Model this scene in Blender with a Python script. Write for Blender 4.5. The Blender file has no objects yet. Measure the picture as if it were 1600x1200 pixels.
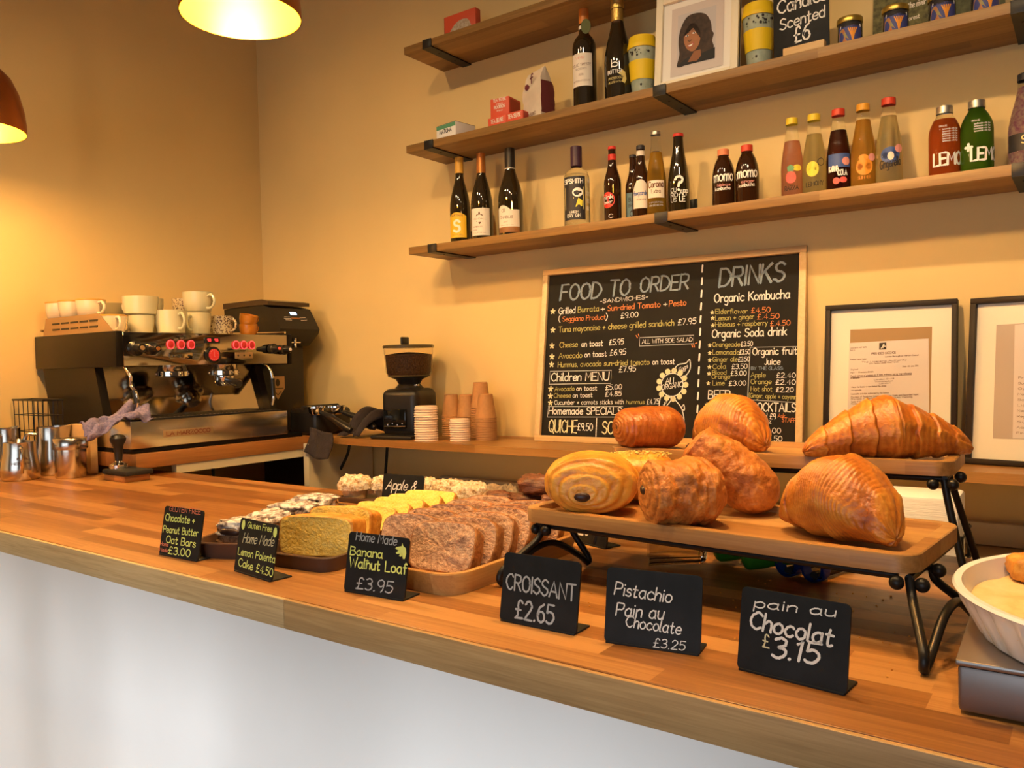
import bpy, bmesh, math, random
from mathutils import Vector, Matrix, noise
rnd = random.Random(7)
S = bpy.context.scene
C = S.collection
PI = math.pi

# ---------------------------------------------------------------- camera
def look_basis(yaw, pitch, roll):
    f = Vector((-math.sin(yaw)*math.cos(pitch), math.cos(yaw)*math.cos(pitch), math.sin(pitch)))
    r = Vector((math.cos(yaw), math.sin(yaw), 0)); u = r.cross(f)
    c, s = math.cos(roll), math.sin(roll)
    return c*r + s*u, -s*r + c*u, f
cd = bpy.data.cameras.new('camera'); cam = bpy.data.objects.new('camera', cd); C.objects.link(cam)
R_, U_, F_ = look_basis(0.6264, -0.0252, -0.0214)
m4 = Matrix((R_, U_, -F_)).transposed().to_4x4(); m4.translation = Vector((3.271, -2.481, 1.308))
cam.matrix_world = m4
cd.sensor_width = 36; cd.lens = 1262.6/1600*36; cd.clip_start = 0.02
S.camera = cam
# ---------------------------------------------------------------- world, light, exposure
w = bpy.data.worlds.new('world'); S.world = w; w.use_nodes = True
bg = w.node_tree.nodes['Background']; bg.inputs[0].default_value = (0.75, 0.87, 1.0, 1); bg.inputs[1].default_value = 0.2
S.view_settings.view_transform = 'Standard'; S.view_settings.look = 'None'
S.view_settings.gamma = 1; S.view_settings.use_curve_mapping = False
S.view_settings.exposure = 0.0
def light(name, kind, loc, power, col, target=None, **kw):
    d = bpy.data.lights.new(name, kind); d.energy = power; d.color = col
    for k, v in kw.items(): setattr(d, k, v)
    o = bpy.data.objects.new(name, d); C.objects.link(o); o.location = loc
    if target is not None:
        o.rotation_euler = (Vector(target) - Vector(loc)).to_track_quat('-Z', 'Y').to_euler()
    return o
WARM = (1.0, 0.66, 0.32)
# daylight entering by the shop window behind the camera
light('window_daylight', 'AREA', (3.0, -5.35, 1.3), 50, (0.80, 0.90, 1.0), target=(2.0, 0, 1.0), shape='RECTANGLE', size=3.2, size_y=2.0)
light('sun', 'SUN', (5.5, -8.72, 2.8), 3.0, (0.90, 0.94, 1.0), target=(1.3, -1.68, 0.6), angle=math.radians(5.0))
# ceiling spots over the counter (above the frame); leftmost added to brighten the left wall
for i, x in enumerate((0.95, 1.8, 2.6, 3.4)):
    light('ceiling_spot', 'SPOT', (x, -1.95, 3.05), 58, (1.0, 0.69, 0.36), target=(x-0.1, -0.7, 1.2), spot_size=math.radians(110), spot_blend=0.9, shadow_soft_size=0.035)

# ---------------------------------------------------------------- materials
def new_mat(name):
    m = bpy.data.materials.new(name); m.use_nodes = True
    return m, m.node_tree, m.node_tree.nodes['Principled BSDF']
def L_(nt, a, b): nt.links.new(a, b)
def rgba(c): return (c[0], c[1], c[2], 1)
def mat(name, col, rough=0.5, metal=0.0, var=0.0, vscale=30.0, bump=0.0, bscale=60.0, trans=0.0, ior=1.45, coat=0.0, emit=0.0, emit_col=None, sss=0.0, col2=None, stretch=(1, 1, 1), spec=0.5, alpha=1.0):
    m, nt, p = new_mat(name)
    p.inputs['Base Color'].default_value = rgba(col); p.inputs['Roughness'].default_value = rough
    p.inputs['Metallic'].default_value = metal; p.inputs['Transmission Weight'].default_value = trans
    p.inputs['IOR'].default_value = ior; p.inputs['Coat Weight'].default_value = coat
    p.inputs['Specular IOR Level'].default_value = spec; p.inputs['Alpha'].default_value = alpha
    if sss: p.inputs['Subsurface Weight'].default_value = sss; p.inputs['Subsurface Radius'].default_value = (0.01, 0.006, 0.003)
    if emit: p.inputs['Emission Color'].default_value = rgba(emit_col or col); p.inputs['Emission Strength'].default_value = emit
    if var or col2 or bump:
        tc = nt.nodes.new('ShaderNodeTexCoord'); mp = nt.nodes.new('ShaderNodeMapping'); mp.inputs['Scale'].default_value = stretch
        L_(nt, tc.outputs['Object'], mp.inputs['Vector'])
    if var or col2:
        n = nt.nodes.new('ShaderNodeTexNoise'); n.inputs['Scale'].default_value = vscale; n.inputs['Detail'].default_value = 5
        L_(nt, mp.outputs[0], n.inputs['Vector'])
        cr = nt.nodes.new('ShaderNodeValToRGB'); cr.color_ramp.elements[0].position = 0.32; cr.color_ramp.elements[1].position = 0.68
        c2 = col2 or tuple(min(1, c*(1+var)) for c in col); c1 = col if col2 else tuple(c*(1-var) for c in col)
        cr.color_ramp.elements[0].color = rgba(c1); cr.color_ramp.elements[1].color = rgba(c2)
        L_(nt, n.outputs['Fac'], cr.inputs[0]); L_(nt, cr.outputs[0], p.inputs['Base Color'])
    if bump:
        n2 = nt.nodes.new('ShaderNodeTexNoise'); n2.inputs['Scale'].default_value = bscale; n2.inputs['Detail'].default_value = 6
        L_(nt, mp.outputs[0], n2.inputs['Vector'])
        b = nt.nodes.new('ShaderNodeBump'); b.inputs['Strength'].default_value = bump; b.inputs['Distance'].default_value = 0.004
        L_(nt, n2.outputs['Fac'], b.inputs['Height']); L_(nt, b.outputs[0], p.inputs['Normal'])
    return m
def wood(name, c1, c2, c3, w=0.045, l=0.55, axis='X', rough=0.38, grain=1.0, coat=0.0, amp=1.0):
    """jointed oak staves running along one axis, in object space"""
    m, nt, p = new_mat(name); N = nt.nodes.new
    tc = N('ShaderNodeTexCoord'); sp = N('ShaderNodeSeparateXYZ'); L_(nt, tc.outputs['Object'], sp.inputs[0])
    X, Y, Z = sp.outputs
    if axis == 'Y': X, Y = Y, X
    def ma(op, a, b=None, c=None):
        n = N('ShaderNodeMath'); n.operation = op
        for i, v in enumerate((a, b, c)):
            if v is None: continue
            if isinstance(v, (int, float)): n.inputs[i].default_value = v
            else: L_(nt, v, n.inputs[i])
        return n.outputs[0]
    row = ma('FLOOR', ma('DIVIDE', Y, w))
    wn = N('ShaderNodeTexWhiteNoise'); wn.noise_dimensions = '1D'; L_(nt, row, wn.inputs['W'])
    off = ma('MULTIPLY', wn.outputs['Value'], 7.3)
    seg = ma('FLOOR', ma('ADD', ma('DIVIDE', X, l), off))
    wn2 = N('ShaderNodeTexWhiteNoise'); wn2.noise_dimensions = '2D'
    cv = N('ShaderNodeCombineXYZ'); L_(nt, row, cv.inputs[0]); L_(nt, seg, cv.inputs[1]); L_(nt, cv.outputs[0], wn2.inputs['Vector'])
    gv = N('ShaderNodeCombineXYZ')
    L_(nt, ma('ADD', ma('MULTIPLY', X, 2.2), ma('MULTIPLY', wn2.outputs['Value'], 31)), gv.inputs[0])
    L_(nt, ma('MULTIPLY', Y, 55), gv.inputs[1]); L_(nt, ma('MULTIPLY', Z, 55), gv.inputs[2])
    ns = N('ShaderNodeTexNoise'); ns.inputs['Scale'].default_value = 1.6; ns.inputs['Detail'].default_value = 7; ns.inputs['Roughness'].default_value = 0.62; ns.inputs['Distortion'].default_value = 0.7
    L_(nt, gv.outputs[0], ns.inputs['Vector'])
    fv = N('ShaderNodeCombineXYZ'); L_(nt, ma('MULTIPLY', X, 14), fv.inputs[0]); L_(nt, ma('MULTIPLY', Y, 420), fv.inputs[1]); L_(nt, ma('MULTIPLY', Z, 420), fv.inputs[2])
    nf = N('ShaderNodeTexNoise'); nf.inputs['Scale'].default_value = 1.0; nf.inputs['Detail'].default_value = 3; L_(nt, fv.outputs[0], nf.inputs['Vector'])
    t = ma('ADD', ma('MULTIPLY', wn2.outputs['Value'], 0.55*amp), ma('ADD', ma('MULTIPLY', ns.outputs['Fac'], 0.75*grain), ma('MULTIPLY', nf.outputs['Fac'], 0.35*grain)))
    t = ma('ADD', ma('SUBTRACT', t, 0.275*amp+0.55*grain), 0.5)
    cr = N('ShaderNodeValToRGB'); e = cr.color_ramp.elements
    e[0].position = 0.16; e[0].color = rgba(c1); e[1].position = 0.84; e[1].color = rgba(c3)
    k = e.new(0.5); k.color = rgba(c2)
    L_(nt, t, cr.inputs[0]); L_(nt, cr.outputs[0], p.inputs['Base Color'])
    b = N('ShaderNodeBump'); b.inputs['Strength'].default_value = 0.12; b.inputs['Distance'].default_value = 0.002
    L_(nt, ns.outputs['Fac'], b.inputs['Height']); L_(nt, b.outputs[0], p.inputs['Normal'])
    p.inputs['Roughness'].default_value = rough; p.inputs['Coat Weight'].default_value = coat; p.inputs['Coat Roughness'].default_value = 0.25
    return m
def crumbmat(name, stops, vscale=45, bump=0.6, bscale=140, rough=0.75, attr=None, aw=0.6, stretch=(1, 1, 1)):
    """baked goods: noise driven colour ramp, optionally led by a per-vertex 'toast' value"""
    m, nt, p = new_mat(name); N = nt.nodes.new
    tc = N('ShaderNodeTexCoord'); mp = N('ShaderNodeMapping'); mp.inputs['Scale'].default_value = stretch; L_(nt, tc.outputs['Object'], mp.inputs['Vector'])
    n = N('ShaderNodeTexNoise'); n.inputs['Scale'].default_value = vscale; n.inputs['Detail'].default_value = 8; n.inputs['Roughness'].default_value = 0.65
    L_(nt, mp.outputs[0], n.inputs['Vector'])
    src = n.outputs['Fac']
    if attr:
        a = N('ShaderNodeAttribute'); a.attribute_name = attr
        mx = N('ShaderNodeMath'); mx.operation = 'MULTIPLY_ADD'; L_(nt, a.outputs['Fac'], mx.inputs[0]); mx.inputs[1].default_value = aw
        sc = N('ShaderNodeMath'); sc.operation = 'MULTIPLY'; L_(nt, src, sc.inputs[0]); sc.inputs[1].default_value = 1-aw
        L_(nt, sc.outputs[0], mx.inputs[2]); src = mx.outputs[0]
    cr = N('ShaderNodeValToRGB'); e = cr.color_ramp.elements
    e[0].position = stops[0][0]; e[0].color = rgba(stops[0][1]); e[1].position = stops[-1][0]; e[1].color = rgba(stops[-1][1])
    for s in stops[1:-1]:
        k = e.new(s[0]); k.color = rgba(s[1])
    L_(nt, src, cr.inputs[0]); L_(nt, cr.outputs[0], p.inputs['Base Color'])
    n2 = N('ShaderNodeTexNoise'); n2.inputs['Scale'].default_value = bscale; n2.inputs['Detail'].default_value = 6; L_(nt, mp.outputs[0], n2.inputs['Vector'])
    b = N('ShaderNodeBump'); b.inputs['Strength'].default_value = bump; b.inputs['Distance'].default_value = 0.004
    L_(nt, n2.outputs['Fac'], b.inputs['Height']); L_(nt, b.outputs[0], p.inputs['Normal'])
    p.inputs['Roughness'].default_value = rough
    return m

# ---------------------------------------------------------------- mesh builder
class MB:
    def __init__(s): s.v = []; s.f = []; s.mi = []; s.T = Matrix.Identity(4); s.k = 0; s.att = []
    def at(s, loc=(0, 0, 0), rz=0, rx=0, ry=0, sc=1):
        s.T = Matrix.Translation(loc) @ Matrix.Rotation(rz, 4, 'Z') @ Matrix.Rotation(ry, 4, 'Y') @ Matrix.Rotation(rx, 4, 'X') @ Matrix.Scale(sc, 4); return s
    def add(s, vs, fs, att=None):
        o = len(s.v); s.v += [tuple(s.T @ Vector(p)) for p in vs]
        s.f += [tuple(i+o for i in f) for f in fs]; s.mi += [s.k]*len(fs)
        s.att += att if att else [0.5]*len(vs)
        return s
    def box(s, c, d, bev=0.0, seg=2):
        bm = bmesh.new(); bmesh.ops.create_cube(bm, size=1)
        for v in bm.verts: v.co = Vector((v.co.x*d[0], v.co.y*d[1], v.co.z*d[2]))
        if bev: bmesh.ops.bevel(bm, geom=list(bm.edges), offset=min(bev, min(d)*0.49), segments=seg, profile=0.5, affect='EDGES')
        bm.verts.index_update()
        s.add([v.co + Vector(c) for v in bm.verts], [[v.index for v in f.verts] for f in bm.faces]); bm.free(); return s
    def lathe(s, prof, n=32, c=(0, 0, 0), cap0=True, cap1=True, a0=0, a1=2*PI):
        vs = []; fs = []; full = abs(a1-a0-2*PI) < 1e-6; m = n if full else n+1
        for r, z in prof:
            for i in range(m):
                a = a0+(a1-a0)*i/n; vs.append((c[0]+r*math.cos(a), c[1]+r*math.sin(a), c[2]+z))
        for j in range(len(prof)-1):
            for i in range(n):
                k = (i+1) % m; fs.append((j*m+i, j*m+k, (j+1)*m+k, (j+1)*m+i))
        if cap0 and full and prof[0][0] > 1e-5: fs.append(tuple(range(m-1, -1, -1)))
        if cap1 and full and prof[-1][0] > 1e-5: o = (len(prof)-1)*m; fs.append(tuple(range(o, o+m)))
        return s.add(vs, fs)
    def tube(s, pts, r, n=10, closed=False, caps=True):
        P = [Vector(p) for p in pts]; vs = []; fs = []; N = len(P); up = None
        for i in range(N):
            a = P[(i-1) % N] if closed or i > 0 else P[i]; b = P[(i+1) % N] if closed or i < N-1 else P[i]
            t = (b-a).normalized()
            if up is None: up = t.orthogonal().normalized()
            up = (up - t*up.dot(t)).normalized(); q = t.cross(up)
            rr = r[i] if isinstance(r, (list, tuple)) else r
            for k in range(n): vs.append(P[i] + (up*math.cos(2*PI*k/n) + q*math.sin(2*PI*k/n))*rr)
        for i in range(N if closed else N-1):
            j = (i+1) % N
            for k in range(n): fs.append((i*n+k, i*n+(k+1) % n, j*n+(k+1) % n, j*n+k))
        if caps and not closed: fs.append(tuple(range(n-1, -1, -1))); fs.append(tuple(range((N-1)*n, N*n)))
        return s.add(vs, fs)
    def ball(s, c, r, n=16, m=10):
        rx, ry, rz = r if isinstance(r, (tuple, list)) else (r, r, r)
        vs = [(c[0], c[1], c[2]-rz)]; fs = []
        for j in range(1, m):
            p = -PI/2+PI*j/m
            for i in range(n): a = 2*PI*i/n; vs.append((c[0]+rx*math.cos(p)*math.cos(a), c[1]+ry*math.cos(p)*math.sin(a), c[2]+rz*math.sin(p)))
        vs.append((c[0], c[1], c[2]+rz)); t = len(vs)-1
        for i in range(n): fs.append((0, 1+(i+1) % n, 1+i)); fs.append((t, 1+(m-2)*n+i, 1+(m-2)*n+(i+1) % n))
        for j in range(m-2):
            for i in range(n): fs.append((1+j*n+i, 1+j*n+(i+1) % n, 1+(j+1)*n+(i+1) % n, 1+(j+1)*n+i))
        return s.add(vs, fs)
    def prism(s, poly, z0, z1, plane='XY'):
        n = len(poly); g = {'XY': lambda x, y, z: (x, y, z), 'XZ': lambda x, y, z: (x, z, y), 'YZ': lambda x, y, z: (z, x, y)}[plane]
        vs = [g(x, y, z0) for x, y in poly] + [g(x, y, z1) for x, y in poly]
        return s.add(vs, [tuple(range(n-1, -1, -1)), tuple(range(n, 2*n))] + [(i, (i+1) % n, n+(i+1) % n, n+i) for i in range(n)])
    def build(s, name, m, parent=None, smooth=40, loc=None):
        me = bpy.data.meshes.new(name); me.from_pydata(s.v, [], s.f); me.update()
        bm = bmesh.new(); bm.from_mesh(me); bmesh.ops.recalc_face_normals(bm, faces=bm.faces); bm.to_mesh(me); bm.free()
        for x in (m if isinstance(m, (list, tuple)) else [m]): me.materials.append(x)
        if isinstance(m, (list, tuple)) and len(m) > 1:
            for p, k in zip(me.polygons, s.mi): p.material_index = k
        if any(a != 0.5 for a in s.att):
            at = me.attributes.new('toast', 'FLOAT', 'POINT')
            for i, a in enumerate(s.att): at.data[i].value = a
        if smooth:
            me.shade_smooth(); me.set_sharp_from_angle(angle=math.radians(smooth))
        o = bpy.data.objects.new(name, me); C.objects.link(o)
        if parent: o.parent = parent
        if loc: o.location = loc
        return o
def tag(o, label, cat, group=None):
    o['label'] = label; o['category'] = cat
    if group: o['group'] = group
    return o
def thing(name, label, cat, loc=(0, 0, 0), rz=0, group=None, rx=0, ry=0):
    o = bpy.data.objects.new(name, None); o.empty_display_size = 0.05; C.objects.link(o)
    o.location = loc; o.rotation_euler = (rx, ry, rz)
    return tag(o, label, cat, group)
def struct(o): o['kind'] = 'structure'; return o
def dup(o, loc, rz, label, group=None):
    r = o.copy(); C.objects.link(r); r.location = loc; r.rotation_euler = (o.rotation_euler.x, o.rotation_euler.y, rz)
    tag(r, label, o['category'], group)
    for ch in list(o.children):
        c = ch.copy(); C.objects.link(c); c.parent = r
        for g in ch.children:
            d = g.copy(); C.objects.link(d); d.parent = c
    return r
def arc(c, r, a0, a1, n, f): return [f(c[0]+r*math.cos(a0+(a1-a0)*i/n), c[1]+r*math.sin(a0+(a1-a0)*i/n)) for i in range(n+1)]
def crom(P, k=6, closed=False):
    P = [Vector(p) for p in P]; n = len(P); out = []
    for i in range(n if closed else n-1):
        a = P[(i-1) % n] if closed or i else P[0]*2-P[1]; b = P[i]; c = P[(i+1) % n]; d = P[(i+2) % n] if closed or i < n-2 else c*2-b
        for j in range(k):
            t = j/k; out.append(0.5*((2*b)+(c-a)*t+(2*a-5*b+4*c-d)*t*t+(3*b-a-3*c+d)*t*t*t))
    if not closed: out.append(P[-1])
    return out
def rrect(w, h, r, n=5, cx=0, cy=0):
    out = []
    for sx, sy, a in ((1, 1, 0), (-1, 1, PI/2), (-1, -1, PI), (1, -1, 1.5*PI)):
        for i in range(n+1):
            t = a+PI/2*i/n; out.append((cx+sx*(w/2-r)+r*math.cos(t), cy+sy*(h/2-r)+r*math.sin(t)))
    return out

# ---------------------------------------------------------------- hand lettering: single-stroke alphabet
G = {
'A': (8, '0,0 4,10 8,0;1.5,3.5 6.5,3.5'), 'B': (6.5, '0,0 0,10;~0,10 5,9.5 5.6,7.5 4,5.5 0,5.2;~0,5.2 5,5 6.5,2.8 5,.4 0,0'),
'C': (7, '~7,8.3 4.5,10 1.5,8.5 0,5 1.5,1.5 4.5,0 7,1.5'), 'D': (7, '0,0 0,10;~0,10 4,9.5 7,6.5 7,3.5 4,.5 0,0'),
'E': (6, '6,10 0,10 0,0 6,0;0,5.2 5,5.2'), 'F': (6, '6,10 0,10 0,0;0,5.2 5,5.2'), 'G': (7.2, '~7,8.5 4.5,10 1.5,8.5 0,5 1.5,1.3 4.5,0 7,1.6 7.1,4.5;7.1,4.5 4.5,4.5'),
'H': (7, '0,0 0,10;7,0 7,10;0,5 7,5'), 'I': (.6, '.3,0 .3,10'), 'J': (4, '~4,10 4,2.5 2.5,0 .3,1.2'), 'K': (6.5, '0,0 0,10;6,10 0,4.5;2,6 6.5,0'),
'L': (5.5, '0,10 0,0 5.5,0'), 'M': (8, '0,0 .5,10 4,3.5 7.5,10 8,0'), 'N': (6.5, '0,0 0,10 6.5,0 6.5,10'), 'O': (7.4, '~3.7,10 1,8.5 0,5 1,1.5 3.7,0 6.4,1.5 7.4,5 6.4,8.5 3.7,10'),
'P': (6.2, '0,0 0,10;~0,10 5,9.7 6.2,7.5 5,5.2 0,4.8'), 'Q': (7.6, '~3.7,10 1,8.5 0,5 1,1.5 3.7,0 6.4,1.5 7.4,5 6.4,8.5 3.7,10;4.5,2.5 7.6,-1'),
'R': (6.5, '0,0 0,10;~0,10 5,9.7 6.2,7.5 5,5.2 0,4.8;3,4.8 6.5,0'), 'S': (6.2, '~6,8.6 3.5,10 .8,8.6 1,6.2 3.3,5.2 5.6,4 6,1.8 3.2,0 0,1.4'),
'T': (7, '0,10 7,10;3.5,10 3.5,0'), 'U': (6.8, '~0,10 0,3 1.5,.4 3.4,0 5.3,.4 6.8,3 6.8,10'), 'V': (7.4, '0,10 3.7,0 7.4,10'), 'W': (9.4, '0,10 2.3,0 4.7,8 7.1,0 9.4,10'),
'X': (7, '0,10 7,0;7,10 0,0'), 'Y': (7, '0,10 3.5,5 7,10;3.5,5 3.5,0'), 'Z': (6.5, '0,10 6.5,10 0,0 6.5,0'),
'a': (5.6, '~5,5 3,6.2 .8,5 0,3 .8,.8 2.8,0 5,1.6;~5,6 5,1.2 5.6,0'), 'b': (5.2, '0,10 0,0;~0,4.5 2.5,6.2 4.8,5 5.2,3 4.6,.8 2.5,0 0,1.3'), 'c': (5, '~5,5 3,6.2 .8,5 0,3 .8,.8 3,0 5,1'),
'd': (5.2, '5,10 5,0;~5,4.5 2.7,6.2 .5,5 0,3 .6,.8 2.7,0 5,1.3'), 'e': (5, '~.2,3.2 5,3.4 4.6,5.4 2.8,6.2 .8,5 0,3 .8,.8 3,0 5,1'), 'f': (3.8, '~4,9 2.8,10 1.6,8.5 1.6,0;0,6 3.6,6'),
'g': (5.2, '~5,5 2.8,6.2 .6,5 0,3 .8,.9 2.8,.2 5,1.8;~5,6 5,-2 3.5,-4 1,-3.2'), 'h': (4.6, '0,10 0,0;~0,4 2.3,6.2 4.4,5.2 4.6,3.5 4.6,0'), 'i': (.8, '.4,6 .4,0;.4,8.2 .4,8.8'),
'j': (2, '~1.5,6 1.5,-2 .5,-4 -.8,-3.3;1.5,8.2 1.5,8.8'), 'k': (4.7, '0,10 0,0;4.5,6 0,2.6;1.5,3.6 4.7,0'), 'l': (1, '~0,10 0,1 .9,0'), 'm': (7.2, '0,6 0,0;~0,4 1.8,6.2 3.4,5 3.5,0;~3.5,4 5.3,6.2 6.9,5 7.1,0'),
'n': (4.6, '0,6 0,0;~0,4 2.3,6.2 4.4,5.2 4.6,3.5 4.6,0'), 'o': (5.2, '~2.6,6.2 .7,5.2 0,3.1 .7,1 2.6,0 4.5,1 5.2,3.1 4.5,5.2 2.6,6.2'), 'p': (5.2, '0,6 0,-4;~0,4.5 2.5,6.2 4.8,5 5.2,3 4.6,.8 2.5,0 0,1.3'),
'q': (5.2, '5,6 5,-4;~5,4.5 2.7,6.2 .5,5 0,3 .6,.8 2.7,0 5,1.3'), 'r': (3.6, '0,6 0,0;~0,3.8 1.6,6 3.6,5.7'), 's': (4.2, '~4.2,5.2 2.4,6.2 .6,5.2 1,3.7 3.6,2.6 4.2,1.2 2.4,0 0,.9'),
't': (4, '~1.6,9 1.6,1 2.6,0 4,.6;0,6 3.8,6'), 'u': (4.7, '~0,6 0,2 1.2,0 3,.3 4.6,2;4.6,6 4.6,0'), 'v': (4.8, '0,6 2.4,0 4.8,6'), 'w': (6.8, '0,6 1.7,0 3.4,5 5.1,0 6.8,6'), 'x': (4.6, '0,6 4.6,0;4.6,6 0,0'),
'y': (4.8, '0,6 2.5,.5;4.8,6 2.5,.5 .6,-4'), 'z': (4.6, '0,6 4.6,6 0,0 4.6,0'),
'0': (5.6, '~2.8,10 .7,8.3 0,5 .7,1.7 2.8,0 4.9,1.7 5.6,5 4.9,8.3 2.8,10'), '1': (2, '0,8 1.6,10 1.6,0'), '2': (5.4, '~.2,8 1.5,9.8 3.6,9.8 5,8 4.4,5.6 0,0;0,0 5.4,0'), '3': (5.2, '~.2,9 2.5,10 4.6,8.6 4.2,6.2 2,5.3;~2,5.3 4.6,4.6 5.2,2.6 4,.5 2,0 0,1'),
'4': (5.6, '4,0 4,10 0,3 5.6,3'), '5': (5.2, '5,10 .6,10 .3,5.6;~.3,5.6 2.6,6.3 4.8,5 5.2,2.8 4,.6 2,0 0,.9'), '6': (5.4, '~4.6,9.8 1.8,8 .2,4.5 .5,1.4 2.7,0 4.9,1.2 5.2,3.6 3.6,5.6 1.4,5.2 .3,3.6'), '7': (5.2, '0,10 5.2,10 1.6,0'),
'8': (5.2, '~2.6,5.4 .6,7 .9,9.2 2.6,10 4.3,9.2 4.6,7 2.6,5.4 .2,3.4 .4,1 2.6,0 4.8,1 5,3.4 2.6,5.4'), '9': (5.2, '~5,6.5 3.6,4.6 1.6,4.6 .2,6.4 .6,9 2.6,10 4.6,9 5,6.5 4.6,2.5 3.4,0'),
'£': (5.8, '~5.2,8.4 3.6,10 1.9,8.6 1.9,5 1.6,1.6 .2,0;.2,0 5.8,.2;.2,4.8 4.2,4.8'), '.': (.9, '.3,0 .6,.3'), '·': (.9, '.3,3.6 .6,3.9'), ',': (1, '.7,.8 .2,-1.4'), '+': (5, '0,3.6 5,3.6;2.5,6.1 2.5,1.1'), '&': (6.4, '~6.4,0 2.2,6.6 2.2,9 3.6,10 4.8,8.8 4.2,6.8 .8,4.2 0,2 1.4,.1 3.6,.4 6,4'),
'-': (4, '0,4.4 4,4.4'), '(': (2, '~2,11 .4,8 .2,3 2,-1.4'), ')': (2, '~0,11 1.6,8 1.8,3 0,-1.4'), ':': (.9, '.3,1 .6,1.3;.3,5 .6,5.3'), '!': (.9, '.6,10 .4,3;.4,.2 .5,.5'), "'": (.8, '.5,10 .3,8'), '*': (6, '0,2 6,8;0,8 6,2;3,9 3,1'), '?': (5.4, '~.2,7.8 1.4,9.6 3.4,9.9 5.2,8.2 4.6,6 2.8,4.8 2.6,2.8;2.6,.2 2.6,.6'), '/': (4, '0,0 4,10'), '•': (1.5, '.2,4 1.2,4'), ' ': (3.2, ''),
}
def glyphs(text, gap=1.7):
    x = 0; out = []
    for ch in text:
        w, d = G.get(ch, G[' '])
        for st in d.split(';'):
            if not st: continue
            sm = st[0] == '~'; pts = [tuple(float(q) for q in p.split(',')) for p in st.lstrip('~').split()]
            if sm: pts = [(p.x, p.y) for p in crom([(a, b, 0) for a, b in pts], 4)]
            out.append([(x+a, b) for a, b in pts])
        x += w+gap
    return out, max(x-gap, 0.1)
def ribbon(mb, pts, wd, f):
    """flat stroke with round ends, mapped by f(u, v) -> xyz"""
    n = len(pts)
    if n < 2: return
    vs = []; fs = []
    for i in range(n):
        a = pts[max(i-1, 0)]; b = pts[min(i+1, n-1)]; dx, dy = b[0]-a[0], b[1]-a[1]; l = math.hypot(dx, dy) or 1e-9
        nx, ny = -dy/l*wd/2, dx/l*wd/2
        vs.append(f(pts[i][0]+nx, pts[i][1]+ny)); vs.append(f(pts[i][0]-nx, pts[i][1]-ny))
    for i in range(n-1): fs.append((2*i, 2*i+1, 2*i+3, 2*i+2))
    for e, d in ((0, -1), (n-1, 1)):
        a = pts[e]; b = pts[1] if e == 0 else pts[n-2]; t = math.atan2(a[1]-b[1], a[0]-b[0]); o = len(vs)
        ring = [f(a[0]+wd/2*math.cos(t-PI/2+PI*k/4), a[1]+wd/2*math.sin(t-PI/2+PI*k/4)) for k in range(5)]
        vs += ring; fs.append(tuple(range(o, o+5)))
    mb.add(vs, fs)
def write(mb, lines, f, wd=None, wk=0.13, slant=0.0, jit=0.02):
    """lines: (text, u0, v0, u1, v1, height) with the text fitted between the two baseline ends"""
    for s, u0, v0, u1, v1, h in lines:
        g, tw = glyphs(s); L = math.hypot(u1-u0, v1-v0); ca, sa = (u1-u0)/L, (v1-v0)/L; kx = L/tw; ky = h/10.0
        for st in g:
            P = []
            for a, b in st:
                x = a*kx + b*ky*slant + rnd.uniform(-jit, jit)*h; y = b*ky + rnd.uniform(-jit, jit)*h
                P.append((u0+x*ca-y*sa*0, v0+x*sa+y))
            ribbon(mb, P, wd or h*wk, f)
def lines_on(lines, f, m, parent, name='lettering', **kw):
    mb = MB(); write(mb, lines, f, **kw); return mb.build(name, m, parent, smooth=0)
def poly_on(mb, pts, f):
    """filled outline, fan from its centre"""
    cx = sum(p[0] for p in pts)/len(pts); cy = sum(p[1] for p in pts)/len(pts); n = len(pts)
    mb.add([f(cx, cy)]+[f(*p) for p in pts], [(0, 1+i, 1+(i+1) % n) for i in range(n)])
def cyl(r, a0, off=0.0004):
    """u runs right along the outside of a cylinder as seen from angle a0, v is height"""
    return lambda u, v: ((r+off)*math.cos(a0+u/r), (r+off)*math.sin(a0+u/r), v)
# ---------------------------------------------------------------- shared materials
M = {}
M['wall'] = mat('wall_paint', (0.76, 0.55, 0.235), 0.62, var=0.035, vscale=2.2, bump=0.12, bscale=14)
M['white_paint'] = mat('white_paint', (0.80, 0.79, 0.75), 0.55, var=0.03, vscale=3, bump=0.10, bscale=18)
M['cream_paint'] = mat('cream_paint', (0.62, 0.53, 0.36), 0.5, var=0.04, vscale=4)
M['ceiling'] = mat('ceiling_paint', (0.42, 0.36, 0.27), 0.8)
M['dim_wall'] = mat('fill_cutting_dark', (0.14, 0.11, 0.085), 0.7)  # unseen walls coloured dark to cut the bounced fill light
M['floor'] = wood('floor_boards', (0.16, 0.09, 0.045), (0.22, 0.125, 0.06), (0.30, 0.18, 0.09), w=0.12, l=1.4)
M['worktop'] = wood('oak_worktop', (0.165, 0.058, 0.011), (0.285, 0.112, 0.024), (0.45, 0.215, 0.062), w=0.043, l=0.42, rough=0.36, amp=1.35)
M['edge_pale'] = wood('oak_edge_pale', (0.36, 0.22, 0.085), (0.56, 0.37, 0.165), (0.68, 0.49, 0.25), w=3.0, l=1.1, rough=0.5, grain=1.25, amp=0.35)
M['edge_warm'] = wood('oak_edge_warm', (0.27, 0.15, 0.055), (0.43, 0.26, 0.105), (0.56, 0.37, 0.17), w=3.0, l=1.3, rough=0.5, grain=1.2, amp=0.35)
M['shelf'] = wood('oak_shelf', (0.165, 0.082, 0.020), (0.265, 0.138, 0.038), (0.37, 0.21, 0.068), w=0.052, l=0.75, rough=0.45)
M['ledge'] = wood('oak_ledge', (0.20, 0.085, 0.020), (0.31, 0.14, 0.036), (0.42, 0.21, 0.062), w=0.05, l=0.7, rough=0.38)
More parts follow.
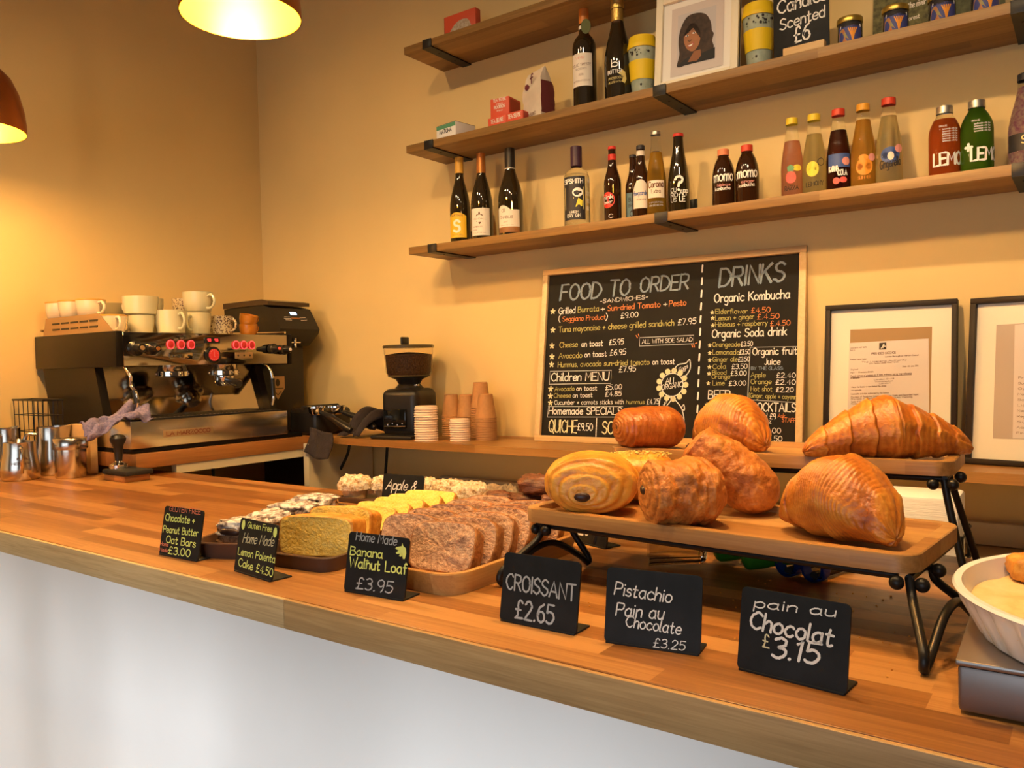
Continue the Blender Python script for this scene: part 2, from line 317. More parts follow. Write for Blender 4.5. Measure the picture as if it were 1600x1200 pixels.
M['ledgeY'] = wood('oak_ledge_side', (0.24, 0.085, 0.02), (0.34, 0.135, 0.034), (0.45, 0.20, 0.06), w=0.05, l=0.7, axis='Y', rough=0.38)
M['tray_wood'] = wood('acacia_tray', (0.25, 0.112, 0.028), (0.40, 0.20, 0.06), (0.52, 0.30, 0.105), w=0.07, l=0.5, rough=0.42)
M['tray_woodY'] = wood('acacia_tray_long', (0.27, 0.11, 0.026), (0.42, 0.19, 0.05), (0.55, 0.29, 0.09), w=0.075, l=0.6, axis='Y', rough=0.4)
M['pale_wood'] = wood('pale_pine', (0.55, 0.33, 0.13), (0.68, 0.45, 0.20), (0.78, 0.56, 0.29), w=2, l=2, rough=0.5)
M['pale_woodV'] = wood('pale_pine_upright', (0.55, 0.33, 0.13), (0.68, 0.45, 0.20), (0.78, 0.56, 0.29), w=2, l=2, axis='Y', rough=0.5)
M['black_metal'] = mat('black_metal', (0.012, 0.011, 0.011), 0.42, metal=0.2)
M['iron'] = mat('wrought_iron', (0.014, 0.012, 0.011), 0.38, metal=0.4, bump=0.1)
M['black_plastic'] = mat('black_plastic', (0.010, 0.009, 0.009), 0.38)
M['rubber'] = mat('black_rubber', (0.012, 0.011, 0.010), 0.7)
M['steel'] = mat('brushed_steel', (0.62, 0.57, 0.50), 0.22, metal=1.0, bump=0.03, bscale=300)
M['chrome'] = mat('chrome', (0.80, 0.78, 0.74), 0.07, metal=1.0)
M['mirror'] = mat('polished_panel', (0.36, 0.33, 0.285), 0.07, metal=1.0)
M['dark_void'] = mat('recess_shade_brown', (0.075, 0.035, 0.016), 0.8)  # dark brown stands for the shade under the side ledge
M['board_black'] = mat('chalkboard', (0.0105, 0.0085, 0.0070), 0.7, var=0.25, vscale=9, spec=.28)
M['slate'] = mat('card_black', (0.0095, 0.0098, 0.0105), 0.6, var=0.35, vscale=25, bump=0.05, spec=.32)
M['white_ink'] = mat('white_chalk_ink', (0.83, 0.81, 0.77), 0.7)
M['grey_ink'] = mat('grey_chalk_ink', (0.42, 0.44, 0.45), 0.8)
M['blue_ink'] = mat('blue_chalk_ink', (0.22, 0.30, 0.40), 0.8)
M['lime_ink'] = mat('lime_chalk_ink', (0.78, 0.86, 0.22), 0.7)
M['olive_ink'] = mat('olive_chalk_ink', (0.50, 0.46, 0.15), 0.8)
M['cream_ink'] = mat('cream_chalk_ink', (0.74, 0.68, 0.42), 0.8)
M['orange_ink'] = mat('orange_chalk_ink', (0.72, 0.24, 0.07), 0.8)
M['red_ink'] = mat('red_chalk_ink', (0.75, 0.22, 0.12), 0.8)
M['dark_ink'] = mat('dark_print', (0.03, 0.025, 0.022), 0.7)
M['brown_ink'] = mat('brown_print', (0.16, 0.07, 0.035), 0.7)
M['paper'] = mat('paper', (0.80, 0.76, 0.70), 0.75)
M['ivory'] = mat('ivory_label', (0.80, 0.72, 0.60), 0.6)

# ---------------------------------------------------------------- the room
def sbox(name, c, d, m, bev=0.0, smooth=40):
    return struct(MB().box(c, d, bev).build(name, m, smooth=smooth))
def fbox(x0, x1, y0, y1, z0, z1): return ((x0+x1)/2, (y0+y1)/2, (z0+z1)/2), (x1-x0, y1-y0, z1-z0)
sbox('floor', *fbox(-0.1, 6.3, -5.4, 0.1, -0.1, 0), M['floor'])
sbox('ceiling', *fbox(-0.1, 6.3, -5.4, 0.1, 3.3, 3.4), M['ceiling'])
sbox('wall_back', *fbox(-0.1, 6.3, 0, 0.1, 0, 3.3), M['wall'])
sbox('wall_left', *fbox(-0.1, 0, -5.4, 0, 0, 3.3), M['wall'])
sbox('wall_right', *fbox(6.2, 6.3, -5.4, 0, 0, 3.3), M['dim_wall'])
mb = MB()
for b in (fbox(0, 1.0, -5.3, -5.2, 0, 3.3), fbox(5.2, 6.2, -5.3, -5.2, 0, 3.3), fbox(1.0, 5.2, -5.3, -5.2, 0, 0.5), fbox(1.0, 5.2, -5.3, -5.2, 2.05, 3.3)): mb.box(*b)
struct(mb.build('wall_front', M['dim_wall']))
mb = MB()
for x in (1.03, 2.25, 3.35, 3.62, 4.4, 5.17): mb.box((x, -5.25, 1.275), (0.06, 0.07, 1.55))
for z in (0.53, 2.02): mb.box((3.1, -5.25, z), (4.2, 0.07, 0.06))
struct(mb.build('window_1', M['white_paint']))

# ---------------------------------------------------------------- serving counter
ZC = 0.9585; ZL = 1.033
t = thing('serving_counter', 'long white painted counter base below the oak worktop', 'counter', (2.2, -1.66, 0))
MB().box((0, 0.015, 0.455), (4.36, 0.03, 0.91)).build('front_panel', M['white_paint'], t)
MB().box((-2.16, 0.38, 0.455), (0.03, 0.70, 0.91)).build('end_panel', M['white_paint'], t)
t = thing('worktop', 'long oak butcher block worktop carrying the cakes and pastries', 'worktop', (2.2, -1.304, ZC-0.046))
MB().box((0, 0.002, 0.023), (4.38, 0.784, 0.046), 0.002).build('slab', M['worktop'], t)
fr = MB(); fr.box((-1.06, -0.394, 0.0228), (2.26, 0.008, 0.0452), 0.0015); fr.build('front_edge', M['edge_pale'], t)
fr = MB(); fr.box((1.13, -0.394, 0.0228), (2.119, 0.008, 0.0452), 0.0015); fr.build('front_edge', M['edge_warm'], t)
# the two raised work ledges behind
t = thing('side_worktop', 'narrow oak worktop along the left wall under the espresso machine', 'worktop', (0, 0, ZL-0.049))
MB().box((0.349, -0.53, 0.0245), (0.694, 1.044, 0.049), 0.002).build('slab', M['ledgeY'], t)
t = thing('back_ledge', 'oak ledge along the back wall holding the cups, menu board and frames', 'ledge', (0, 0, ZL-0.0255))
MB().prism([(0.7, -0.003), (0.7, -0.30), (0.955, -0.335), (4.4, -0.335), (4.4, -0.003)], 0, 0.0255).build('slab', M['ledge'], t)
sbox('trim_1', *fbox(0.66, 0.69, -0.905, -0.30, 0.953, 0.983), M['cream_paint'])
sbox('trim_2', *fbox(0.70, 0.73, -0.36, -0.01, 0.3, 1.006), M['cream_paint'])
t = thing('back_cabinet', 'low cream cabinet behind the counter below the oak ledge', 'cabinet', (2.7, 0, 0))
MB().box((0.08, -0.44, 0.40), (3.3, 0.86, 0.80), 0.004).build('body', M['cream_paint'], t)
sbox('trim_3', *fbox(1.13, 4.43, -0.036, -0.004, 0.802, 0.862), M['cream_paint'], 0.003)
mb = MB(); mb.box((0.34, -0.02, 0.45), (0.66, 0.02, 0.9)); mb.box((0.34, -0.32, 0.0095), (0.66, 0.6, 0.018))  # dark panels put the recess shade into the colour
tag(mb.build('recess_shade_panel', M['dark_void']), 'dark brown panel coloured as the shade in the space beneath the espresso machine ledge', 'board')

# ---------------------------------------------------------------- wall shelves
def shelf(z, label, brs):
    t = thing('wall_shelf', label, 'shelf', (1.176, 0, z-0.027), 0, 'oak wall shelves')
    MB().box((1.612, -0.116, 0.0135), (3.224, 0.228, 0.027), 0.0012).build('board', M['shelf'], t)
    for x in brs:
        mb = MB()
        mb.box((x, -0.116, -0.002), (0.042, 0.236, 0.0045)); mb.box((x, -0.2325, 0.0125), (0.042, 0.004, 0.031), 0.0012)
        mb.box((x, -0.005, 0.05), (0.042, 0.006, 0.10), 0.002)
        br = mb.build('bracket', M['black_metal'], t)
        sb = MB()
        for y in (-0.075, -0.165): sb.lathe([(0.004, 0), (0.003, -0.0014)], 10, (x, y, -0.0043))
        sb.build('screw', M['dark_ink'], br)
shelf(2.4975, 'topmost of the three oak shelves, holding the red packet', (0.117, 1.04, 1.96))
shelf(2.1322, 'middle oak shelf, holding the portrait and the wine', (0.114, 1.036, 1.955))
shelf(1.7531, 'lowest oak shelf, holding the row of drinks bottles', (0.119, 1.034, 1.955))

# ---------------------------------------------------------------- pendant lamps
M['copper'] = mat('hammered_copper', (0.55, 0.19, 0.055), 0.32, metal=1.0, bump=0.5, bscale=40)
M['gold_leaf'] = mat('gilded_lining', (0.95, 0.60, 0.03), 0.4, metal=0.35)
M['bulb'] = mat('lit_bulb', (1, 0.85, 0.5), 0.5, emit=45, emit_col=(1.0, 0.72, 0.30))
M['cord'] = mat('black_cord', (0.02, 0.018, 0.016), 0.7)
def pendant(loc, label, power):
    t = thing('pendant_lamp', label, 'lamp', loc, 0, 'copper pendant lamps')
    prof = [(0.145, 0), (0.1445, 0.03), (0.140, 0.07), (0.128, 0.12), (0.108, 0.165), (0.075, 0.20), (0.035, 0.222), (0.022, 0.226)]
    MB().lathe(prof, 56, cap0=False, cap1=False).build('shade', M['copper'], t)
    MB().lathe([(r-0.0025 if r > 0.03 else 0.003, z-(0.001 if i else -0.0005)) for i, (r, z) in enumerate(prof)], 56, cap0=False, cap1=False).build('shade_lining', M['gold_leaf'], t)
    MB().lathe([(0.020, 0.218), (0.022, 0.25), (0.012, 0.28), (0.004, 0.285)], 20).build('lamp_holder', M['black_metal'], t)
    MB().tube([(0, 0, 0.28), (0, 0, 3.3-loc[2])], 0.0035, 8).build('cord', M['cord'], t)
    b = MB().ball((0, 0, 0.105), (0.042, 0.042, 0.048), 20, 14); b.lathe([(0.016, 0.145), (0.014, 0.219)], 16)
    b.build('bulb', M['bulb'], t)
    light('pendant_glow', 'POINT', (loc[0], loc[1], loc[2]+0.04), power, (1.0, 0.64, 0.26), shadow_soft_size=0.045)
pendant((1.5583, -1.2237, 2.1807), 'copper pendant lamp hanging over the counter, its whole glowing mouth in view', 31)
pendant((0.5101, -1.4306, 2.0493), 'copper pendant lamp half cut off in front of the left wall', 24)
pendant((2.75, -1.25, 2.16), 'copper pendant lamp over the pastry stand, above the view', 40)
# ---------------------------------------------------------------- bottles
M['dark_glass'] = mat('dark_green_glass', (0.020, 0.013, 0.005), 0.06, spec=0.7, coat=0.4)
M['brown_glass'] = mat('brown_glass', (0.030, 0.010, 0.003), 0.06, spec=0.7, coat=0.4)
M['clear_glass'] = mat('clear_glass', (0.95, 0.96, 0.92), 0.03, trans=1.0, ior=1.2)
M['cap_yellow'] = mat('yellow_cap', (0.78, 0.56, 0.03), 0.4); M['cap_red'] = mat('red_cap', (0.62, 0.055, 0.025), 0.4)
M['cap_orange'] = mat('orange_cap', (0.78, 0.36, 0.03), 0.4); M['cap_silver'] = mat('silver_cap', (0.62, 0.60, 0.55), 0.3, metal=0.9)
M['cap_coral'] = mat('coral_cap', (0.72, 0.22, 0.10), 0.4); M['foil_gold'] = mat('gold_foil', (0.72, 0.50, 0.14), 0.32, metal=0.8, bump=0.6, bscale=150)
M['foil_purple'] = mat('purple_foil', (0.055, 0.022, 0.045), 0.35); M['foil_black'] = mat('black_foil', (0.02, 0.016, 0.013), 0.3)
M['foil_copper'] = mat('copper_foil', (0.52, 0.20, 0.05), 0.3, metal=0.6); M['foil_yellow'] = mat('yellow_foil', (0.66, 0.34, 0.04), 0.4); M['foil_orange'] = mat('orange_foil', (0.60, 0.19, 0.03), 0.4)
M['lab_yellow'] = mat('yellow_label', (0.78, 0.46, 0.02), 0.55); M['lab_white'] = mat('white_label', (0.74, 0.66, 0.56), 0.6); M['lab_black'] = mat('black_label', (0.022, 0.02, 0.025), 0.5)
M['lab_red'] = mat('red_label', (0.60, 0.035, 0.02), 0.5); M['lab_blue'] = mat('blue_label', (0.10, 0.17, 0.20), 0.5); M['lab_brown'] = mat('brown_label', (0.27, 0.11, 0.03), 0.5)
M['gold_ink'] = mat('gold_print', (0.70, 0.58, 0.20), 0.4); M['white_print'] = mat('white_print', (0.88, 0.86, 0.80), 0.5); M['pink_print'] = mat('pink_print', (0.75, 0.33, 0.30), 0.5)
M['green_print'] = mat('green_print', (0.10, 0.30, 0.16), 0.5); M['lemon_print'] = mat('lemon_print', (0.80, 0.68, 0.06), 0.5); M['rose_print'] = mat('rose_print', (0.78, 0.12, 0.10), 0.5)
M['orange_print'] = mat('orange_print', (0.85, 0.32, 0.03), 0.5); M['blue_print'] = mat('blue_print', (0.05, 0.10, 0.32), 0.5)
def liq(name, c, tr=0.55): return mat(name, c, 0.12, trans=tr, ior=1.25)
PROF = {
 'burgundy': [(.93, 0), (1, .012), (1, .42), (.97, .48), (.86, .56), (.64, .66), (.47, .73), (.40, .78), (.38, .985), (.38, 1)],
 'bordeaux': [(.93, 0), (1, .012), (1, .62), (.96, .66), (.78, .71), (.50, .75), (.41, .775), (.385, .985), (.385, 1)],
 'fizz': [(.93, 0), (1, .012), (1, .40), (.96, .47), (.80, .58), (.58, .69), (.45, .77), (.40, .84), (.42, .985), (.42, 1)],
 'gin': [(.95, 0), (1, .015), (1, .60), (.97, .64), (.85, .69), (.60, .725), (.40, .745), (.38, .98), (.38, 1)],
 'beer': [(.93, 0), (1, .015), (1, .52), (.96, .57), (.80, .64), (.60, .71), (.50, .77), (.44, .88), (.42, .98), (.42, 1)],
 'taper': [(.93, 0), (1, .015), (1, .40), (.97, .46), (.82, .60), (.62, .74), (.50, .84), (.45, .98), (.45, 1)],
 'stubby': [(.93, 0), (1, .02), (1, .50), (.98, .58), (.90, .68), (.74, .78), (.55, .85), (.44, .89), (.42, .98), (.42, 1)],
 'soda': [(.94, 0), (1, .015), (1, .38), (.96, .46), (.82, .60), (.64, .74), (.52, .84), (.46, .90), (.45, .985), (.45, 1)],
 'lemo': [(.94, 0), (1, .018), (1, .60), (.98, .66), (.90, .73), (.72, .81), (.52, .87), (.44, .90), (.43, .985), (.43, 1)],
}
def rad(kind, f):
    P = PROF[kind]
    for (r0, z0), (r1, z1) in zip(P, P[1:]):
        if z0 <= f <= z1: return r0+(r1-r0)*(f-z0)/max(z1-z0, 1e-6)
    return P[-1][0]
def bottle(label, x, y, zb, kind, R, H, m, cap=None, cap_from=0.93, cap_grow=1.10, liquid=None, fill=0.8, face=-65, group=None, cat='bottle', nm='drinks_bottle'):
    t = thing(nm, label, cat, (x, y, zb), 0, group)
    P = PROF[kind]
    dense = []
    for (r0, z0), (r1, z1) in zip(P, P[1:]):
        k = max(1, int((z1-z0)/0.03))
        for i in range(k): dense.append((r0+(r1-r0)*i/k, z0+(z1-z0)*i/k))
    dense.append(P[-1])
    MB().lathe([(r*R, z*H) for r, z in dense], 36).build('glass' if liquid else 'body', m, t)
    if liquid:
        q = [(r*R*0.955, max(z, 0.012)*H) for r, z in dense if z < fill]; q.append((rad(kind, fill)*R*0.955, fill*H))
        MB().lathe(q, 32).build('liquid', liquid, t)
    if cap:
        r = rad(kind, cap_from)*R*cap_grow
        MB().lathe([(r, cap_from*H), (r*1.0, cap_from*H+0.001), (r*0.98, H*1.0), (r*0.86, H*1.006)], 28, cap0=False).build('cap', cap, t)
    a = math.radians(face)
    def on(f, off=0.0006): return cyl(rad(kind, f)*R, a, off)
    def patch(name, mm, f0, f1, w, du=0, off=0.0004, top=None, parent=None):
        """label patch of width w (m) between height fractions"""
        r = rad(kind, (f0+f1)/2)*R; n = 24; vs = []; fs = []
        for i in range(n+1):
            u = -w/2+w*i/n; tp = f1 if top is None else f0+(f1-f0)*top(i/n)
            for z in (f0, tp): vs.append(cyl(r, a, off)(u+du, z*H))
        for i in range(n): fs.append((2*i, 2*i+2, 2*i+3, 2*i+1))
        return MB().add(vs, fs).build(name, mm, parent or t, smooth=60)
    def text(lines, mm, f=0.3, parent=None, name='lettering', off=0.0008, **kw):
        return lines_on(lines, on(f, off), mm, parent or t, name=name, **kw)
    def blob(pts, mm, f=0.3, parent=None, name='printed_motif', off=0.0009):
        mb = MB(); poly_on(mb, pts, on(f, off)); return mb.build(name, mm, parent or t, smooth=0)
    return t, patch, text, blob
def disc(cx, cy, r, ry=None, n=22): return [(cx+r*math.cos(2*PI*i/n), cy+(ry or r)*math.sin(2*PI*i/n)) for i in range(n)]
ZB = 1.7531; YB = -0.13
# three wine bottles at the left end of the lowest shelf
g = 'wine bottles on the lowest shelf'
t, patch, text, blob = bottle('dark wine bottle with a bright yellow label, leftmost on the lowest shelf', 1.348, YB, ZB, 'burgundy', .0385, .325, M['dark_glass'], M['foil_yellow'], .82, 1.04, face=-72, group=g)
p = patch('label', M['lab_yellow'], .075, .36, .075, top=lambda s: 0.86+0.14*math.sin(PI*s))
text([('MARTIANI', -.027, .103, .022, .101, .008), ('SAMUEL', -.020, .033, .024, .032, .005)], M['brown_ink'], parent=p, wk=.16)
text([('S', -.012, .045, .012, .046, .042)], M['ivory'], parent=p, wk=.2)
t, patch, text, blob = bottle('dark wine bottle with a copper capsule and pale label, second on the lowest shelf', 1.451, YB, ZB, 'burgundy', .040, .322, M['dark_glass'], M['foil_copper'], .78, 1.05, face=-66, group=g)
p = patch('label', M['lab_white'], .065, .37, .078)
text([('KENDALL', -.024, .078, .024, .078, .005), ('CHARDONNAY', -.028, .050, .010, .050, .005), ('2018', -.028, .039, -.012, .039, .004), ('CALIFORNIA', -.028, .029, .022, .029, .0035)], M['brown_ink'], parent=p, wk=.15)
blob([(-.014, .090), (.012, .090), (.010, .096), (.003, .097), (.001, .106), (-.003, .106), (-.005, .097), (-.012, .096)], M['brown_ink'], parent=p)
blob([(-.014, .072), (.014, .072), (0, .061)], M['brown_ink'], parent=p)
t, patch, text, blob = bottle('dark wine bottle with a black capsule and wave-topped white label, third on the lowest shelf', 1.581, YB, ZB, 'burgundy', .0445, .318, M['dark_glass'], M['foil_black'], .78, 1.05, face=-69, group=g)
p = patch('label', M['lab_white'], .115, .355, .088, top=lambda s: .78+.22*max(0, math.cos((s-.27)*4.6)) if s < .62 else .78)
patch('label_band', M['lab_brown'], .055, .115, .088)
patch('neck_ring', M['lab_white'], .772, .782, .095, off=.0012)
text([('CHABLIS', -.034, .066, .018, .066, .009), ('2017', -.016, .052, 0, .052, .0045), ('GRAND VIN', -.030, .041, .020, .041, .003)], M['brown_ink'], parent=p, wk=.14)
text([('CB', -.024, .088, -.010, .089, .011)], M['brown_ink'], parent=p, wk=.12)
# gin
t, patch, text, blob = bottle('clear gin bottle with a purple neck seal and black label', 1.856, YB, ZB, 'gin', .0435, .277, M['clear_glass'], M['foil_purple'], .765, 1.12, liquid=liq('gin_spirit', (.93, .93, .86), .92), fill=.66, face=-74)
p = patch('label', M['lab_black'], .10, .62, .082)
text([('SIPSMITH', -.036, .148, .032, .148, .015)], M['white_print'], .3, parent=p, wk=.17)
blob([(-.034, .062), (.034, .062), (.034, .137), (-.034, .137)], M['gold_ink'], .3, parent=p, name='printed_panel')
blob(disc(.014, .118, .018, .015), M['white_print'], .3, parent=p, off=.0011); blob(disc(.011, .116, .009, .008), M['lab_black'], .3, parent=p, off=.0013)
blob([(-.030, .085), (-.010, .108), (.004, .110), (-.006, .096), (-.014, .080), (-.026, .070)], M['lab_black'], .3, parent=p, off=.0011)
blob([(.006, .070), (.028, .072), (.030, .090), (.016, .100)], M['lemon_print'], .3, parent=p, off=.0011)
text([('LONDON', -.014, .050, .014, .050, .007), ('DRY GIN', -.024, .037, .022, .037, .010)], M['white_print'], .3, parent=p, wk=.15)
text([('LIVI', .047, .110, .060, .110, .012), ('TEIT', .047, .085, .060, .085, .012), ('ERAT', .047, .060, .060, .060, .012)], M['white_print'], .3, wk=.12)
# the group of beers
g = 'beers and ciders on the lowest shelf'
t, patch, text, blob = bottle('dark beer bottle with a red neck band and round red label', 1.992, YB, ZB, 'beer', .0285, .254, M['brown_glass'], M['lab_red'], .965, 1.1, face=-80, group=g)
patch('neck_label', M['lab_red'], .80, .90, .08); blob(disc(-.008, .078, .024, .026), M['lab_red'], .3)
text([('pink', -.026, .080, .010, .082, .014), ('beer', -.022, .066, .008, .068, .010)], M['white_print'], .3, off=.0012)
text([('C', -.005, .02, .008, .02, .012)], M['white_print'], .3)
t, patch, text, blob = bottle('slim dark beer bottle with a blue-grey label between two larger beers', 2.052, -.10, ZB, 'beer', .026, .222, M['brown_glass'], M['lab_black'], .965, 1.1, face=-70, group=g)
p = patch('label', M['lab_blue'], .06, .44, .046)
text([('BLUE', -.014, .070, .014, .070, .012), ('BREW', -.014, .052, .014, .052, .009)], M['dark_ink'], .3, parent=p); blob(disc(.004, .03, .014), M['lab_black'], .3, parent=p)
t, patch, text, blob = bottle('brown beer bottle with a white rounded label and white collar', 2.100, -.14, ZB, 'beer', .0285, .236, M['brown_glass'], M['lab_black'], .95, 1.12, face=-66, group=g)
patch('neck_label', M['lab_white'], .865, .93, .075, off=.001)
p = patch('label', M['lab_white'], .15, .53, .056, top=lambda s: .55+.45*math.sin(PI*s)**.6)
text([('Hoegaarden', -.026, .076, .024, .076, .014)], M['blue_print'], parent=p, wk=.14); text([('WIT BLANCHE', -.014, .060, .016, .060, .005)], M['brown_ink'], parent=p)
t, patch, text, blob = bottle('clear beer bottle half hidden behind the tall clear lager', 2.118, -.065, ZB, 'taper', .027, .222, M['clear_glass'], M['lab_black'], .94, 1.1, liquid=liq('brown_beer', (.20, .07, .012), .3), fill=.72, group=g)
t, patch, text, blob = bottle('tall clear lager bottle with pale printed lettering', 2.158, -.15, ZB, 'taper', .0305, .267, M['clear_glass'], M['cap_silver'], .965, 1.12, liquid=liq('lager', (.72, .42, .05), .6), fill=.76, face=-68, group=g)
p = patch('label', M['ivory'], .22, .42, .056)
text([('Corona', -.025, .090, .024, .092, .019)], M['brown_ink'], parent=p, wk=.16); text([('Extra', -.014, .073, .014, .073, .012)], M['brown_ink'], parent=p, wk=.14)
text([('IMPORTED', -.022, .042, .022, .042, .004), ('BEER', -.022, .033, .022, .033, .004)], M['white_print'])
t, patch, text, blob = bottle('dark green cider bottle printed with a large white question mark', 2.224, YB, ZB, 'taper', .0325, .253, M['dark_glass'], M['lab_red'], .965, 1.12, face=-66, group=g)
text([('?', -.012, .075, .012, .075, .042)], M['white_print'], wk=.17)
text([('APP', .002, .060, .030, .060, .016), ('LE', .002, .040, .018, .040, .016)], M['white_print'], wk=.2)
text([('CU', -.026, .070, -.008, .070, .012), ('RIO', -.026, .055, -.004, .055, .012), ('US', -.026, .040, -.008, .040, .012)], M['grey_ink'], wk=.18)
# two kombuchas
for x, capm, lab, sub in ((2.368, 'cap_coral', 'short dark kombucha bottle with a coral cap, left of the pair', 'hibiscus'), (2.440, 'cap_red', 'short dark kombucha bottle with a red cap, right of the pair', 'ginger')):
    t, patch, text, blob = bottle(lab, x, YB, ZB, 'stubby', .034, .180, M['brown_glass'], M[capm], .90, 1.15, face=-70, group='kombucha bottles')
    text([('momo', -.030, .081, .030, .083, .030)], M['white_print'], wk=.115)
    text([(sub, -.018, .066, .020, .067, .008)], M['pink_print'], wk=.14); text([('kombucha', -.026, .054, .020, .056, .010)], M['white_print'], wk=.14)
# five sodas
g = 'clear soda bottles'
def soda(x, R, H, capm, lc, fill, lab, tr=.6):
    return bottle(lab, x, YB, ZB, 'soda', R, H, M['clear_glass'], M[capm], .925, 1.16, liquid=liq('soda_liquid', lc, tr), fill=fill, face=-74, group=g)
t, patch, text, blob = soda(2.571, .031, .233, 'cap_yellow', (.86, .40, .24), .72, 'pink soda bottle with a yellow cap and raspberry print')
blob(disc(-.004, .062, .014, .017), M['rose_print']); blob(disc(.014, .088, .012, .009), M['lemon_print']); blob([(-.012, .080), (.002, .078), (.006, .090), (-.004, .098), (-.014, .092)], M['green_print'], off=.0012)
text([('RAZZA', -.022, .026, .016, .028, .012)], M['dark_ink'], wk=.17)
t, patch, text, blob = soda(2.632, .0325, .232, 'cap_yellow', (.84, .70, .30), .76, 'pale soda bottle with a yellow cap and lemon print')
blob(disc(-.006, .076, .017, .021), M['lemon_print']); text([('O', .008, .084, .026, .085, .02)], M['dark_ink'], wk=.1); text([('LEMONY', -.024, .028, .024, .031, .012)], M['dark_ink'], wk=.15)
t, patch, text, blob = soda(2.697, .0325, .233, 'cap_red', (.06, .012, .006), .75, 'dark cola bottle with a red cap', .1)
patch('label', M['blue_print'], .30, .46, .062); blob(disc(.018, .086, .011), M['pink_print'], off=.0012)
text([('KARMA', -.028, .060, -.002, .061, .014), ('COLA', -.004, .048, .020, .049, .014)], M['white_print'], wk=.2, off=.0012); blob(disc(-.008, .034, .009), M['rose_print']); blob(disc(.010, .036, .010, .008), M['rose_print'])
t, patch, text, blob = soda(2.761, .0325, .234, 'cap_orange', (.85, .44, .06), .82, 'orange soda bottle with an orange cap and orange print', .4)
blob(disc(.000, .062, .021, .023), M['orange_print']); blob(disc(.020, .086, .010), M['pink_print']); blob(disc(-.002, .086, .012, .008), M['orange_print'], off=.0012)
text([('SUMMER', -.016, .028, .016, .030, .008)], M['orange_print'], wk=.15)
t, patch, text, blob = soda(2.825, .0335, .237, 'cap_red', (.84, .70, .34), .80, 'pale soda bottle with a red cap and dark swirling print')
blob(disc(0, .082, .024, .021), M['blue_print']); blob(disc(.001, .079, .008, .011), M['ivory'], off=.0012); blob(disc(.022, .098, .011), M['pink_print'], off=.0012)
text([('Gingerella', -.026, .046, .026, .056, .022)], M['dark_ink'], wk=.13)
# two lemonades
g = 'fat lemonade bottles'
for x, lc, lab, txt, tr in ((2.957, (.66, .12, .02), 'fat red-orange lemonade bottle with a silver cap', 'LEMON', .25), (3.029, (.075, .20, .012), 'fat green lemonade bottle with a silver cap', 'LEMON', .25)):
    t, patch, text, blob = bottle(lab, x, YB, ZB, 'lemo', .0375, .188, M['clear_glass'], M['cap_silver'], .905, 1.2, liquid=liq('lemonade', lc, tr), fill=.82 if x < 3 else .9, face=-74, group=g)
    o = .004 if x < 3 else .016
    text([(txt, -.036+o, .034, .052+o, .036, .030)], M['white_print'], wk=.2)
    if x > 3: text([('+', -.034, .058, -.018, .058, .030)], M['white_print'], wk=.22)
    text([('ORGANIC', -.018, .130, .000, .130, .004)]+[('lemonade with fair', -.010 if x < 3 else -.012, .122-.006*i, .026, .123-.006*i, .004) for i in range(6 if x < 3 else 4)], M['white_print'], wk=.14)
# pump bottle at the right edge
t, patch, text, blob = bottle('clear soap bottle full of purple flowers, cut off by the right edge', 3.137, YB, ZB, 'taper', .042, .232, M['clear_glass'], M['lab_black'], .93, 1.1, liquid=mat('flower_filled_soap', (.30, .10, .20), .3, col2=(.55, .42, .32), vscale=120), fill=.86, face=-88)
p = patch('label', M['lab_black'], .18, .36, .10); text([('Soap', -.012, .058, .030, .060, .018)], M['gold_ink'], parent=p, wk=.14)

# ---------------------------------------------------------------- middle shelf
ZM = 2.1322
t, patch, text, blob = bottle('dark wine bottle with an orange capsule and a green swing tag', 1.901, -.14, ZM, 'bordeaux', .0395, .339, M['dark_glass'], M['foil_orange'], .855, 1.06, face=-78, nm='wine_bottle')
p = patch('label', M['ivory'], .23, .545, .078)
text([('VINO', -.018, .165, .012, .166, .008)], M['red_ink'], parent=p); text([('COLLE TRIESTE', -.034, .142, .034, .144, .008), ('ROSSO', -.018, .130, .018, .131, .006), ('2018', -.008, .112, .008, .112, .006), ('BOTTLED AT ESTATE', -.030, .092, .030, .093, .005)], M['brown_ink'], parent=p, wk=.12)
patch('neck_label', M['ivory'], .80, .835, .095, off=.001)
tg = MB().at((.030, -.038, .265), rz=math.radians(25), rx=0); tg.prism(disc(0, 0, .016, .024), -.001, .001, 'XZ'); tg.at(); tg.tube([(0, -.018, .283), (.018, -.028, .281), (.028, -.036, .284)], .001, 6)
tg.build('swing_tag', mat('green_tag', (.09, .10, .02), .6), t)
t, patch, text, blob = bottle('sparkling wine bottle with a gold foil neck', 2.026, -.14, ZM, 'fizz', .0445, .338, M['dark_glass'], M['foil_gold'], .90, 1.22, face=-72, nm='wine_bottle')
patch('neck_foil', M['foil_gold'], .74, .90, .115, off=.0012)
text([('Extra Dry', -.012, .258, .012, .259, .006)], M['brown_ink'], .8, off=.002)
text([('b', -.014, .110, .006, .110, .022), ('BOTTER', -.028, .088, .018, .090, .012)], M['white_print'], .3, wk=.14); text([('PROSECCO', -.026, .070, .020, .072, .007), ('MILLESIMATO', -.028, .058, .016, .060, .006)], M['gold_ink'], .3)
blob([(.008, .088), (.020, .100), (.030, .092), (.034, .070), (.028, .056), (.018, .062), (.024, .078)], M['gold_ink'], .3)
M['speckle'] = mat('speckled_cup', (.30, .36, .27), .4, col2=(.44, .47, .35), vscale=45); M['silicone'] = mat('yellow_silicone', (.80, .55, .012), .5)
